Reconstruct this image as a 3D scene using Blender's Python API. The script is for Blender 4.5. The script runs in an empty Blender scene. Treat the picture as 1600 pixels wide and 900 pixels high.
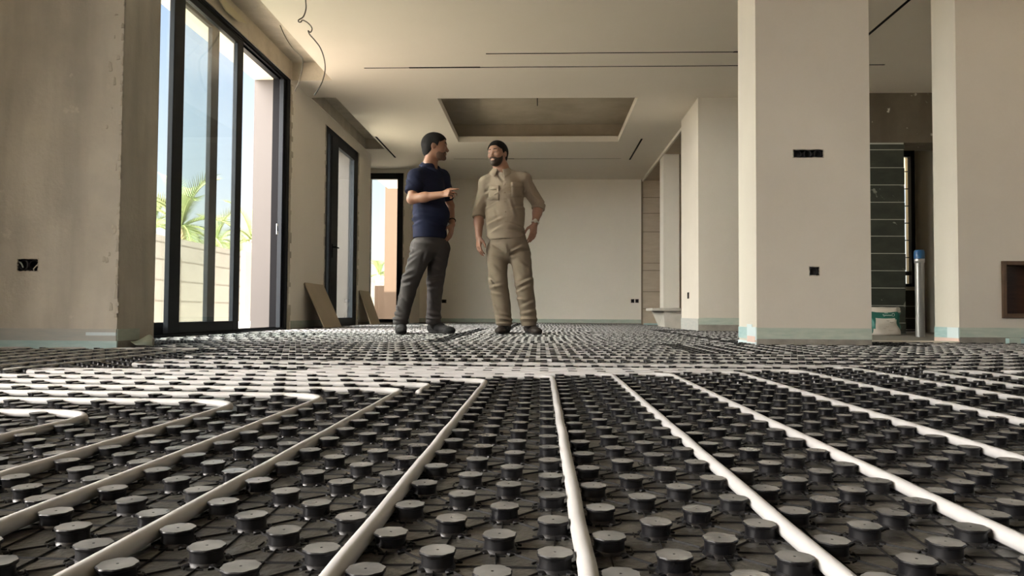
import bpy, bmesh, math, random
import numpy as np
from mathutils import Vector, Matrix

C = bpy.context.scene.collection
SC = bpy.context.scene
random.seed(5)
RNG = np.random.default_rng(7)

# ------------------------------------------------------------------ camera
F, CX, CY = 1156.0, 800.0, 450.0
VPX, VPY, SLOPE, CAMH = 845.0, 489.0, 0.005, 0.214
yw = Vector((VPX - CX, -(VPY - CY), -F)).normalized()          # world +Y seen from the camera
xw = Vector((1.0, -SLOPE, 0.0)); xw.z = -(xw.x * yw.x + xw.y * yw.y) / yw.z; xw.normalize()
zw = xw.cross(yw)
R3 = Matrix((xw, yw, zw))                                      # camera -> world
cam = bpy.data.cameras.new('camera'); cam.sensor_width = 36; cam.lens = F / 1600 * 36
cam.clip_start = 0.02; cam.clip_end = 400
camo = bpy.data.objects.new('camera', cam); C.objects.link(camo)
camo.matrix_world = Matrix.Translation((0, 0, CAMH)) @ R3.to_4x4()
SC.camera = camo
CAM = Vector((0, 0, CAMH))
def ray(px, py): return R3 @ Vector((px - CX, -(py - CY), -F))
def PY(px, py, Y):
    r = ray(px, py); return CAM + r * (Y / r.y)
def PZ(px, py, Z):
    r = ray(px, py); return CAM + r * ((Z - CAMH) / r.z)
def PX(px, py, X):
    r = ray(px, py); return CAM + r * (X / r.x)

# ------------------------------------------------------------------ light
SC.view_settings.view_transform = 'Standard'; SC.view_settings.look = 'None'
SC.view_settings.gamma = 1; SC.view_settings.use_curve_mapping = False
SC.view_settings.exposure = 0.84
SC.cycles.use_denoising = True
SC.cycles.max_bounces = 10; SC.cycles.diffuse_bounces = 7; SC.cycles.transparent_max_bounces = 12
SC.cycles.sample_clamp_indirect = 6
SC.cycles.caustics_reflective = False; SC.cycles.caustics_refractive = False

W = bpy.data.worlds.new('sky'); SC.world = W; W.use_nodes = True
nt = W.node_tree; nt.nodes.clear()
tc = nt.nodes.new('ShaderNodeTexCoord'); sep = nt.nodes.new('ShaderNodeSeparateXYZ')
nt.links.new(tc.outputs['Generated'], sep.inputs[0])
rmp = nt.nodes.new('ShaderNodeValToRGB'); el = rmp.color_ramp.elements
el[0].position = 0.0; el[0].color = (0.86, 0.82, 0.74, 1)
el[1].position = 0.16; el[1].color = (0.60, 0.67, 0.74, 1)
e = el.new(0.40); e.color = (0.35, 0.47, 0.70, 1)
e = el.new(1.0); e.color = (0.33, 0.45, 0.70, 1)
nt.links.new(sep.outputs['Z'], rmp.inputs[0])
# much brighter sky sector, added out of frame to light the room from the left
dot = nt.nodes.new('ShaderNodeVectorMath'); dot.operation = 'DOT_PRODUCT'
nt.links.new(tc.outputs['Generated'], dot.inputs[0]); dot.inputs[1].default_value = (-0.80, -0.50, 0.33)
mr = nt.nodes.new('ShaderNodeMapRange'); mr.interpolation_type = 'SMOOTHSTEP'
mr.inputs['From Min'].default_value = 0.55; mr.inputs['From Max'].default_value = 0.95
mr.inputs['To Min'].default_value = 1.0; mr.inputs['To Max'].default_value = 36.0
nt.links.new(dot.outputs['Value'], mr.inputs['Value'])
bg = nt.nodes.new('ShaderNodeBackground'); out = nt.nodes.new('ShaderNodeOutputWorld')
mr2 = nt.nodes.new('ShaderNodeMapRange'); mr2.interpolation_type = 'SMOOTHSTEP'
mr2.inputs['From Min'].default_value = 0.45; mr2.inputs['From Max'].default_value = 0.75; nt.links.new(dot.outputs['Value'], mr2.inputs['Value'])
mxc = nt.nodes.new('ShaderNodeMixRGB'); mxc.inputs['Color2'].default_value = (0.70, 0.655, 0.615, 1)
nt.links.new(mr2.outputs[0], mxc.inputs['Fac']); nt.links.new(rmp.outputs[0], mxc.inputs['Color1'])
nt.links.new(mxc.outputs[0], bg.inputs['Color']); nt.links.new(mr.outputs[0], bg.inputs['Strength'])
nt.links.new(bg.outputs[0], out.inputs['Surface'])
W.cycles.sampling_method = 'MANUAL'; W.cycles.sample_map_resolution = 512

sl = bpy.data.lights.new('sun', 'SUN'); sl.energy = 34.0; sl.angle = 0.01; sl.color = (1.0, 0.90, 0.77)
so = bpy.data.objects.new('sun', sl); C.objects.link(so)
so.rotation_euler = Vector((-0.20, 0.60, -0.77)).to_track_quat('-Z', 'Y').to_euler()
so.location = (4, -5, 8)

# ------------------------------------------------------------------ materials
def mat(name, col, rough=0.7, metal=0.0, spec=0.5, noise=0.0, nscale=8.0, col2=None, bump=0.0, bscale=60.0, coat=0.0, detail=6.0, stretch=None):
    m = bpy.data.materials.new(name); m.use_nodes = True; t = m.node_tree
    b = t.nodes['Principled BSDF']; b.inputs['Base Color'].default_value = (*col, 1)
    b.inputs['Roughness'].default_value = rough; b.inputs['Metallic'].default_value = metal
    b.inputs['Specular IOR Level'].default_value = spec
    if coat: b.inputs['Coat Weight'].default_value = coat; b.inputs['Coat Roughness'].default_value = 0.15
    co = t.nodes.new('ShaderNodeTexCoord'); src = co.outputs['Object']
    if stretch:
        mp = t.nodes.new('ShaderNodeMapping'); mp.inputs['Scale'].default_value = stretch
        t.links.new(src, mp.inputs[0]); src = mp.outputs[0]
    if col2 is not None:
        n = t.nodes.new('ShaderNodeTexNoise'); n.inputs['Scale'].default_value = nscale; n.inputs['Detail'].default_value = detail
        n.inputs['Roughness'].default_value = 0.6
        t.links.new(src, n.inputs['Vector'])
        r = t.nodes.new('ShaderNodeValToRGB'); r.color_ramp.elements[0].position = 0.5 - noise; r.color_ramp.elements[1].position = 0.5 + noise
        r.color_ramp.elements[0].color = (*col, 1); r.color_ramp.elements[1].color = (*col2, 1)
        t.links.new(n.outputs['Fac'], r.inputs[0]); t.links.new(r.outputs[0], b.inputs['Base Color'])
    if bump:
        n2 = t.nodes.new('ShaderNodeTexNoise'); n2.inputs['Scale'].default_value = bscale; n2.inputs['Detail'].default_value = 5
        t.links.new(src, n2.inputs['Vector'])
        bm = t.nodes.new('ShaderNodeBump'); bm.inputs['Strength'].default_value = bump; bm.inputs['Distance'].default_value = 0.01
        t.links.new(n2.outputs['Fac'], bm.inputs['Height']); t.links.new(bm.outputs[0], b.inputs['Normal'])
    return m
M = {}
M['plaster'] = mat('painted_plaster', (0.58, 0.54, 0.465), 0.85, noise=0.25, nscale=1.2, col2=(0.65, 0.61, 0.53), bump=0.10, bscale=40)
M['lit_plaster'] = mat('light_lifted_plaster', (0.78, 0.74, 0.66), 0.85, noise=0.25, nscale=1.0, col2=(0.84, 0.80, 0.72), bump=0.06, bscale=40)  # plaster lightened in colour to stand in for missing light, back and left walls
M['ceiling'] = mat('ceiling_plaster', (0.77, 0.72, 0.635), 0.9, noise=0.3, nscale=0.8, col2=(0.83, 0.78, 0.695), bump=0.05, bscale=20)
M['white'] = mat('white_paint', (0.72, 0.68, 0.60), 0.8, noise=0.3, nscale=2, col2=(0.78, 0.74, 0.66), bump=0.05)
M['raw'] = mat('raw_plaster', (0.36, 0.33, 0.27), 0.95, noise=0.2, nscale=5, col2=(0.55, 0.51, 0.42), bump=0.4, bscale=60)
M['tray'] = mat('cove_shade_tone', (0.36, 0.31, 0.23), 0.9, noise=0.25, nscale=1.5, col2=(0.56, 0.50, 0.40))  # darker than the ceiling: the unlit cove's shade is put into the colour
M['dark'] = mat('shadow_gap', (0.015, 0.013, 0.012), 0.9)
M['frame'] = mat('anthracite_aluminium', (0.022, 0.025, 0.029), 0.5, spec=0.05)
M['framedark'] = mat('black_gasket', (0.006, 0.006, 0.007), 0.6, spec=0.05)
M['cement'] = mat('bare_cement', (0.20, 0.19, 0.165), 0.95, noise=0.2, nscale=9, col2=(0.32, 0.30, 0.26), bump=0.4)
M['foam'] = mat('edge_foam', (0.36, 0.44, 0.38), 0.6, noise=0.2, nscale=7, col2=(0.50, 0.55, 0.47), stretch=(1, 1, 6))
M['foamblue'] = mat('blue_tape', (0.30, 0.46, 0.47), 0.45, noise=0.2, nscale=7, col2=(0.44, 0.58, 0.57), stretch=(1, 1, 6))
M['grey_foam'] = mat('grey_foam', (0.36, 0.38, 0.37), 0.7, noise=0.2, nscale=6, col2=(0.45, 0.44, 0.40), stretch=(1, 1, 8))
M['foamlight'] = mat('pale_tape', (0.62, 0.72, 0.74), 0.5)
M['foampink'] = mat('pink_tape', (0.70, 0.52, 0.46), 0.6)
M['pipe'] = mat('white_pex', (0.42, 0.42, 0.415), 0.48, spec=0.35, noise=0.2, nscale=14, col2=(0.49, 0.49, 0.485))
M['board'] = mat('gypsum_board', (0.40, 0.34, 0.25), 0.85, noise=0.2, nscale=3, col2=(0.46, 0.39, 0.29))
M['steel'] = mat('grey_wrap', (0.32, 0.32, 0.31), 0.35, metal=0.6)
M['blue'] = mat('blue_cap', (0.02, 0.10, 0.24), 0.4)
M['silver'] = mat('silver_band', (0.65, 0.66, 0.66), 0.3, metal=0.7)
M['wood'] = mat('dark_wood', (0.030, 0.011, 0.005), 0.5, noise=0.2, nscale=6, col2=(0.055, 0.022, 0.010), stretch=(1, 8, 8))
M['woodframe'] = mat('wood_rim', (0.075, 0.042, 0.022), 0.6, noise=0.2, nscale=9, col2=(0.12, 0.07, 0.038))
M['wire'] = mat('grey_cable', (0.10, 0.085, 0.065), 0.6)
M['bagwhite'] = mat('bag_paper', (0.58, 0.54, 0.47), 0.7, noise=0.3, nscale=14, col2=(0.66, 0.61, 0.53))
M['baggreen'] = mat('bag_green', (0.01, 0.13, 0.10), 0.5)
M['bagmark'] = mat('bag_mark', (0.5, 0.62, 0.56), 0.6)
M['stone'] = mat('grey_ledge', (0.42, 0.40, 0.35), 0.8, noise=0.25, nscale=7, col2=(0.52, 0.49, 0.43))
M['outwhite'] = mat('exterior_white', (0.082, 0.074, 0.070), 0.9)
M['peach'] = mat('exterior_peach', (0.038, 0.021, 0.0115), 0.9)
M['paving'] = mat('beige_paving', (0.70, 0.62, 0.52), 0.9, noise=0.2, nscale=3, col2=(0.76, 0.68, 0.58))
M['trunk'] = mat('palm_trunk', (0.16, 0.11, 0.07), 0.95, bump=0.6, bscale=20)
M['frond'] = mat('palm_frond', (0.05, 0.085, 0.022), 0.6, noise=0.2, nscale=2, col2=(0.10, 0.12, 0.035))

def concrete(name, a, b, c):
    m = mat(name, a, 0.92, noise=0.22, nscale=2.2, col2=b, bump=0.35, bscale=45, detail=9)
    t = m.node_tree; bs = t.nodes['Principled BSDF']; src = bs.inputs['Base Color'].links[0].from_socket
    co = t.nodes.new('ShaderNodeTexCoord')
    mp = t.nodes.new('ShaderNodeMapping'); mp.inputs['Scale'].default_value = (2.5, 2.5, 0.45); t.links.new(co.outputs['Object'], mp.inputs[0])
    n = t.nodes.new('ShaderNodeTexNoise'); n.inputs['Scale'].default_value = 2.0; n.inputs['Detail'].default_value = 5; t.links.new(mp.outputs[0], n.inputs['Vector'])
    r = t.nodes.new('ShaderNodeValToRGB'); r.color_ramp.elements[0].position = 0.42; r.color_ramp.elements[1].position = 0.62
    t.links.new(n.outputs['Fac'], r.inputs[0])
    mx = t.nodes.new('ShaderNodeMixRGB'); mx.inputs['Color2'].default_value = (*c, 1); t.links.new(src, mx.inputs['Color1'])
    ml = t.nodes.new('ShaderNodeMath'); ml.operation = 'MULTIPLY'; ml.inputs[1].default_value = 0.45
    t.links.new(r.outputs[0], ml.inputs[0]); t.links.new(ml.outputs[0], mx.inputs['Fac'])
    # pale plaster flecks
    n3 = t.nodes.new('ShaderNodeTexNoise'); n3.inputs['Scale'].default_value = 9; n3.inputs['Detail'].default_value = 8; t.links.new(co.outputs['Object'], n3.inputs['Vector'])
    r3 = t.nodes.new('ShaderNodeValToRGB'); r3.color_ramp.elements[0].position = 0.68; r3.color_ramp.elements[1].position = 0.73
    t.links.new(n3.outputs['Fac'], r3.inputs[0])
    m2 = t.nodes.new('ShaderNodeMixRGB'); m2.inputs['Color2'].default_value = (0.58, 0.54, 0.46, 1); t.links.new(mx.outputs[0], m2.inputs['Color1'])
    t.links.new(r3.outputs[0], m2.inputs['Fac']); t.links.new(m2.outputs[0], bs.inputs['Base Color'])
    return m
M['concrete'] = concrete('rough_render', (0.46, 0.43, 0.365), (0.64, 0.60, 0.51), (0.30, 0.28, 0.235))
M['darkrender'] = concrete('dark_render', (0.10, 0.085, 0.058), (0.16, 0.135, 0.095), (0.075, 0.06, 0.04))

def tile_mat():
    m = mat('green_slate_tile', (0.022, 0.027, 0.020), 0.5, spec=.25, noise=0.2, nscale=3.5, col2=(0.045, 0.050, 0.038), stretch=(1, 1, 2))
    t = m.node_tree; bs = t.nodes['Principled BSDF']; src = bs.inputs['Base Color'].links[0].from_socket
    co = t.nodes.new('ShaderNodeTexCoord')
    n = t.nodes.new('ShaderNodeTexNoise'); n.inputs['Scale'].default_value = 5; n.inputs['Detail'].default_value = 9; n.inputs['Distortion'].default_value = 1.2
    t.links.new(co.outputs['Object'], n.inputs['Vector'])
    r = t.nodes.new('ShaderNodeValToRGB'); r.color_ramp.elements[0].position = 0.66; r.color_ramp.elements[1].position = 0.69
    t.links.new(n.outputs['Fac'], r.inputs[0])
    mx = t.nodes.new('ShaderNodeMixRGB'); mx.inputs['Color2'].default_value = (0.22, 0.23, 0.19, 1)
    t.links.new(src, mx.inputs['Color1']); t.links.new(r.outputs[0], mx.inputs['Fac']); t.links.new(mx.outputs[0], bs.inputs['Base Color'])
    return m
M['tile'] = tile_mat()
M['grout'] = mat('pale_grout', (0.42, 0.43, 0.37), 0.9)

def glass_mat():
    m = bpy.data.materials.new('window_glass'); m.use_nodes = True; t = m.node_tree; t.nodes.clear()
    o = t.nodes.new('ShaderNodeOutputMaterial'); mx = t.nodes.new('ShaderNodeMixShader')
    tr = t.nodes.new('ShaderNodeBsdfTransparent'); tr.inputs[0].default_value = (0.95, 0.98, 0.965, 1)
    gl = t.nodes.new('ShaderNodeBsdfGlossy'); gl.inputs['Roughness'].default_value = 0.02
    lw = t.nodes.new('ShaderNodeLayerWeight'); lw.inputs[0].default_value = 0.5
    pw = t.nodes.new('ShaderNodeMath'); pw.operation = 'POWER'; pw.inputs[1].default_value = 5
    fr = t.nodes.new('ShaderNodeMath'); fr.operation = 'MULTIPLY_ADD'; fr.inputs[1].default_value = 0.9; fr.inputs[2].default_value = 0.045
    t.links.new(lw.outputs['Facing'], pw.inputs[0]); t.links.new(pw.outputs[0], fr.inputs[0])
    t.links.new(fr.outputs[0], mx.inputs[0]); t.links.new(tr.outputs[0], mx.inputs[1]); t.links.new(gl.outputs[0], mx.inputs[2])
    t.links.new(mx.outputs[0], o.inputs[0]); return m
M['glass'] = glass_mat()

def nub_mat():
    # black moulded plastic; site dust has settled on the faces that look up
    m = mat('black_nub_plastic', (0.005, 0.005, 0.006), 0.44, spec=0.35)
    t = m.node_tree; bs = t.nodes['Principled BSDF']
    g = t.nodes.new('ShaderNodeNewGeometry'); s = t.nodes.new('ShaderNodeSeparateXYZ'); t.links.new(g.outputs['Normal'], s.inputs[0])
    mr = t.nodes.new('ShaderNodeMapRange'); mr.inputs['From Min'].default_value = 0.75; mr.inputs['From Max'].default_value = 0.97
    t.links.new(s.outputs['Z'], mr.inputs['Value'])
    sp = t.nodes.new('ShaderNodeSeparateXYZ'); t.links.new(g.outputs['Position'], sp.inputs[0])
    mz = t.nodes.new('ShaderNodeMapRange'); mz.inputs['From Min'].default_value = 0.014; mz.inputs['From Max'].default_value = 0.018; t.links.new(sp.outputs['Z'], mz.inputs['Value'])
    mm = t.nodes.new('ShaderNodeMath'); mm.operation = 'MULTIPLY'; t.links.new(mr.outputs[0], mm.inputs[0]); t.links.new(mz.outputs[0], mm.inputs[1])
    # some nubs are wiped clean and shine, most are dusty
    nr = t.nodes.new('ShaderNodeTexNoise'); nr.inputs['Scale'].default_value = 11; t.links.new(g.outputs['Position'], nr.inputs['Vector'])
    rr_ = t.nodes.new('ShaderNodeMapRange'); rr_.inputs['From Min'].default_value = 0.35; rr_.inputs['From Max'].default_value = 0.65; rr_.inputs['To Min'].default_value = 0.24; rr_.inputs['To Max'].default_value = 0.55
    t.links.new(nr.outputs['Fac'], rr_.inputs['Value']); t.links.new(rr_.outputs[0], bs.inputs['Roughness'])
    n = t.nodes.new('ShaderNodeTexNoise'); n.inputs['Scale'].default_value = 28; n.inputs['Detail'].default_value = 6
    t.links.new(g.outputs['Position'], n.inputs['Vector'])
    r = t.nodes.new('ShaderNodeValToRGB'); r.color_ramp.elements[0].position = 0.3; r.color_ramp.elements[1].position = 0.72
    r.color_ramp.elements[0].color = (0.085, 0.087, 0.086, 1); r.color_ramp.elements[1].color = (0.25, 0.25, 0.24, 1)
    t.links.new(n.outputs['Fac'], r.inputs[0])
    mx = t.nodes.new('ShaderNodeMixRGB'); mx.inputs['Color1'].default_value = (0.005, 0.005, 0.006, 1)
    t.links.new(mm.outputs[0], mx.inputs['Fac']); t.links.new(r.outputs[0], mx.inputs['Color2']); t.links.new(mx.outputs[0], bs.inputs['Base Color'])
    return m
M['nub'] = nub_mat()
M['sheet'] = mat('panel_sheet', (0.024, 0.024, 0.022), 0.36, spec=0.5, noise=0.22, nscale=16, col2=(0.075, 0.072, 0.062), bump=0.35, bscale=70)
M['rib'] = mat('panel_rib', (0.010, 0.010, 0.010), 0.6, spec=0.15)

# ------------------------------------------------------------------ mesh helpers
def tag(o, label=None, cat=None, group=None, kind=None):
    if label: o['label'] = label
    if cat: o['category'] = cat
    if group: o['group'] = group
    if kind: o['kind'] = kind
    return o
def empty(name, loc=(0, 0, 0)):
    o = bpy.data.objects.new(name, None); C.objects.link(o); o.location = loc; o.empty_display_size = 0.1; return o
class MB:
    """collects faces, then links ONE mesh object"""
    def __init__(s): s.v = []; s.f = []; s.m = []; s.sm = []
    def face(s, pts, mi=0, smooth=False):
        n = len(s.v); s.v += [tuple(p) for p in pts]; s.f.append(tuple(range(n, n + len(pts)))); s.m.append(mi); s.sm.append(smooth)
    def mesh(s, vs, fs, mi=0, smooth=True):
        n = len(s.v); s.v += [tuple(p) for p in vs]
        for f in fs: s.f.append(tuple(i + n for i in f)); s.m.append(mi); s.sm.append(smooth)
    def box(s, x0, x1, y0, y1, z0, z1, mi=0):
        v = [(x0, y0, z0), (x1, y0, z0), (x1, y1, z0), (x0, y1, z0), (x0, y0, z1), (x1, y0, z1), (x1, y1, z1), (x0, y1, z1)]
        s.mesh(v, [(0, 3, 2, 1), (4, 5, 6, 7), (0, 1, 5, 4), (1, 2, 6, 5), (2, 3, 7, 6), (3, 0, 4, 7)], mi, False)
    def hexa(s, v, mi=0):
        s.mesh(v, [(0, 3, 2, 1), (4, 5, 6, 7), (0, 1, 5, 4), (1, 2, 6, 5), (2, 3, 7, 6), (3, 0, 4, 7)], mi, False)
    def lathe(s, prof, n=24, mi=0, c=(0, 0, 0), smooth=True):
        vs = []
        for r, z in prof:
            for k in range(n):
                a = 2 * math.pi * k / n; vs.append((c[0] + r * math.cos(a), c[1] + r * math.sin(a), c[2] + z))
        fs = []
        for i in range(len(prof) - 1):
            for k in range(n):
                k2 = (k + 1) % n; fs.append((i * n + k, i * n + k2, (i + 1) * n + k2, (i + 1) * n + k))
        s.mesh(vs, fs, mi, smooth)
    def tube(s, pts, r, n=10, mi=0, closed_ends=True, rr=None):
        pts = [Vector(p) for p in pts]; vs = []; fs = []
        up = Vector((0, 0, 1)); prevn = None
        for i, p in enumerate(pts):
            t = (pts[min(i + 1, len(pts) - 1)] - pts[max(i - 1, 0)]).normalized()
            if prevn is None:
                prevn = t.cross(up) if abs(t.dot(up)) < 0.95 else t.cross(Vector((1, 0, 0)))
            a = (prevn - t * prevn.dot(t)).normalized(); prevn = a; b = t.cross(a)
            rad = rr[i] if rr else r
            for k in range(n):
                g = 2 * math.pi * k / n; vs.append(p + a * (rad * math.cos(g)) + b * (rad * math.sin(g)))
        for i in range(len(pts) - 1):
            for k in range(n):
                k2 = (k + 1) % n; fs.append((i * n + k, i * n + k2, (i + 1) * n + k2, (i + 1) * n + k))
        if closed_ends:
            fs.append(tuple(range(n - 1, -1, -1))); fs.append(tuple((len(pts) - 1) * n + k for k in range(n)))
        s.mesh(vs, fs, mi, True)
    def build(s, name, mats, parent=None, loc=None, merge=False):
        me = bpy.data.meshes.new(name)
        vs = s.v
        if loc is not None: vs = [(x - loc[0], y - loc[1], z - loc[2]) for x, y, z in vs]
        me.from_pydata(vs, [], s.f)
        for m in (mats if isinstance(mats, (list, tuple)) else [mats]): me.materials.append(m)
        me.polygons.foreach_set('material_index', s.m); me.polygons.foreach_set('use_smooth', s.sm); me.update()
        if merge:
            b = bmesh.new(); b.from_mesh(me); bmesh.ops.remove_doubles(b, verts=b.verts, dist=1e-5); b.to_mesh(me); b.free()
        o = bpy.data.objects.new(name, me); C.objects.link(o)
        if loc is not None: o.location = loc
        if parent: o.parent = parent
        return o
def bevel(o, w, seg=2):
    b = o.modifiers.new('bevel', 'BEVEL'); b.width = w; b.segments = seg; b.limit_method = 'ANGLE'; return o
def struct(o, label=None): o['kind'] = 'structure'; return o
def holed(mb, O, U, V, w, h, holes, mi=0, N=None):
    """rectangle at O spanned by unit U (w) and V (h) with recessed rectangular holes
    holes: (u0,u1,v0,v1, depth, mi_side, mi_back); depth 0 leaves an open hole, recess goes along N"""
    O, U, V = Vector(O), Vector(U), Vector(V); N = Vector(N) if N is not None else -U.cross(V)
    us = sorted({0.0, w, *[max(0, min(w, q)) for q_ in holes for q in q_[:2]]}); vs = sorted({0.0, h, *[max(0, min(h, q)) for q_ in holes for q in q_[2:4]]})
    P = lambda u, v, d=0: O + U * u + V * v + N * d
    for a, b in zip(us, us[1:]):
        for c, d in zip(vs, vs[1:]):
            mu, mv = (a + b) / 2, (c + d) / 2
            if any(q[0] < mu < q[1] and q[2] < mv < q[3] for q in holes): continue
            mb.face([P(a, c), P(b, c), P(b, d), P(a, d)], mi)
    for q in holes:
        a, b, c, d, dep = q[:5]
        if dep <= 0: continue
        ms, mk = q[5], q[6]
        mb.face([P(a, c), P(a, d), P(a, d, dep), P(a, c, dep)], ms); mb.face([P(b, d), P(b, c), P(b, c, dep), P(b, d, dep)], ms)
        mb.face([P(b, c), P(a, c), P(a, c, dep), P(b, c, dep)], ms); mb.face([P(a, d), P(b, d), P(b, d, dep), P(a, d, dep)], ms)
        if len(q) > 7 and q[7] == 'nocap': continue
        mb.face([P(a, c, dep), P(a, d, dep), P(b, d, dep), P(b, c, dep)], mk)
# ------------------------------------------------------------------ room shell
ZC = 2.75
XL = -2.75                      # inner face of the left wall
# floor slab under the panels
mb = MB(); mb.box(-5.0, 8.0, -5.0, 15.0, -0.30, -0.004); struct(mb.build('floor', M['cement']))

# ceiling with tray, curtain recesses and light slots
X0, Y0, WX, WY = -3.15, -3.1, 11.0, 18.1
def H(x0, x1, y0, y1, dep, ms, mk, *k): return (x0 - X0, x1 - X0, y0 - Y0, y1 - Y0, dep, ms, mk, *k)
TR = (-1.24, 1.13, 8.66, 10.90)
holes = [H(*TR, 0.085, 0, 2, 'nocap'),
         H(-2.74, -2.30, 3.9, 7.95, 0.20, 5, 5), H(-2.74, -2.44, 8.6, 11.35, 0.16, 5, 5),
         H(-1.85, -1.38, 7.544, 7.566, 0.03, 1, 1), H(-1.38, -0.64, 7.535, 7.575, 0.05, 1, 1), H(-0.64, 3.47, 7.546, 7.568, 0.03, 1, 1),
         H(-0.55, 1.85, 7.146, 7.168, 0.03, 1, 1), H(1.85, 2.9, 7.138, 7.176, 0.05, 1, 1),
         H(-1.45, -0.85, 12.09, 12.115, 0.03, 4, 4), H(-0.85, -0.45, 12.08, 12.12, 0.05, 1, 1), H(-0.45, 1.30, 12.09, 12.115, 0.03, 4, 4),
         H(-2.414, -2.386, 10.55, 12.0, 0.04, 1, 1), H(1.440, 1.468, 10.72, 12.2, 0.04, 1, 1),
         H(2.935, 2.965, 4.9, 6.85, 0.05, 1, 1)]
mb = MB()
holed(mb, (X0, Y0, ZC), (1, 0, 0), (0, 1, 0), WX, WY, holes, 0, N=(0, 0, 1))
for (x0, x1, y0, y1) in [TR]:   # cove of the tray: wider than its mouth, shade put into its colour
    e = 0.13; a, b, c, d = x0 - e, x1 + e, y0 - e, y1 + e; z0, z1 = ZC + 0.085, ZC + 0.29
    for P in ([(a, c), (b, c), (x1, y0), (x0, y0)], [(b, c), (b, d), (x1, y1), (x1, y0)], [(b, d), (a, d), (x0, y1), (x1, y1)], [(a, d), (a, c), (x0, y0), (x0, y1)]):
        mb.face([(p[0], p[1], z0) for p in P], 2)
    for p, q in (((a, c), (b, c)), ((b, c), (b, d)), ((b, d), (a, d)), ((a, d), (a, c))):
        mb.face([(p[0], p[1], z0), (q[0], q[1], z0), (q[0], q[1], z1), (p[0], p[1], z1)], 2)
    mb.face([(a, c, z1), (b, c, z1), (b, d, z1), (a, d, z1)], 2)
    xm = -0.06; mb.box(xm - 0.006, xm + 0.006, y0 + 0.1, y1 - 0.9, z1 - 0.006, z1 - 0.001, 1)
mb.box(X0, X0 + WX, Y0, Y0 + WY, 3.06, 3.25, 0)
mb.box(-3.95, X0, Y0, 4.46, ZC, 3.25, 0); mb.box(-3.7, X0, 11.5, 13.3, ZC, 3.25, 0)
M['pocket'] = mat('curtain_recess', (0.50, 0.46, 0.38), 0.95, noise=0.15, nscale=6, col2=(0.62, 0.57, 0.48), bump=0.3)
M['groove_soft'] = mat('shallow_groove', (0.30, 0.26, 0.2), 0.9)
struct(mb.build('ceiling', [M['ceiling'], M['dark'], M['tray'], M['raw'], M['groove_soft'], M['pocket']]))

# left wall: two tall openings
T = 0.40
D1 = (4.45, 7.92); D2 = (9.28, 10.92)
mb = MB()
WYE = 11.75
hol = lambda s: [(D1[0] - 4.0, D1[1] - 4.0, -0.01, 2.80, 0, 0, 0), (D2[0] - 4.0, D2[1] - 4.0, -0.01, 2.60, 0, 0, 0)]
holed(mb, (XL, 4.0, 0), (0, 1, 0), (0, 0, 1), WYE - 4.0, 3.06, hol(0), 0)
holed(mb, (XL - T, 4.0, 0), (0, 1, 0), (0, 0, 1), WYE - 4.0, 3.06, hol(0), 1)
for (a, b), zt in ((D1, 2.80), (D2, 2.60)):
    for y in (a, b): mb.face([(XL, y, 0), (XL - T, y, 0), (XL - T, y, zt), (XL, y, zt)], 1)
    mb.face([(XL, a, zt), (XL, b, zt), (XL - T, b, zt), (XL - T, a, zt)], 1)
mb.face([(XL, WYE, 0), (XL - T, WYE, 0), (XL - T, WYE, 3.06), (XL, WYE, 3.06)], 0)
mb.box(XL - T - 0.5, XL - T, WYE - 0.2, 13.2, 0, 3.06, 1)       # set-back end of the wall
struct(mb.build('wall_left', [M['lit_plaster'], M['outwhite']]))
# rough edge of raw plaster round the door frames
mb = MB()
def ragged(y, z0, z1, side, w=0.05):
    z = z0; rr = random.Random(int(y * 100))
    while z < z1:
        h = rr.uniform(0.03, 0.12); ww = w * rr.uniform(0.25, 1.0); y0, y1 = (y, y + ww) if side > 0 else (y - ww, y)
        mb.box(XL - 0.002, XL + rr.uniform(0.002, 0.008), y0, y1, z, min(z + h, z1), 0); z += h
ragged(D1[1], 0.02, 2.7, 1, 0.11); ragged(D2[0], 0.02, 2.6, -1, 0.05); ragged(D2[1], 0.02, 2.6, 1, 0.09)
struct(mb.build('trim_1', M['raw']))

# foreground left pillar in raw render
mb = MB()
PL = (-3.6, -2.22, 3.80, 4.17)
hx = PZ(0, 0, 0)
a = PY(27, 404, 3.8); b = PY(60, 424, 3.8)
holed(mb, (PL[0], PL[2], 0), (1, 0, 0), (0, 0, 1), PL[1] - PL[0], 2.9, [(a.x - PL[0], b.x - PL[0], b.z, a.z, 0.07, 2, 2)], 0, N=(0, 1, 0))
mb.face([(PL[1], PL[2], 0), (PL[1], PL[3], 0), (PL[1], PL[3], 2.9), (PL[1], PL[2], 2.9)], 1)
mb.face([(PL[1], PL[3], 0), (PL[0], PL[3], 0), (PL[0], PL[3], 2.9), (PL[1], PL[3], 2.9)], 1)
mb.face([(PL[0], PL[3], 0), (PL[0], PL[2], 0), (PL[0], PL[2], 2.9), (PL[0], PL[3], 2.9)], 1)
struct(mb.build('wall_front_left', [M['concrete'], M['concrete'], M['dark']]))
LP_HOLE = (a, b)
mb = MB(); mb.box(-3.60, -3.0, 4.17, 4.46, 0, 3.06, 0); struct(mb.build('wall_side_left', M['outwhite']))
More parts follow.
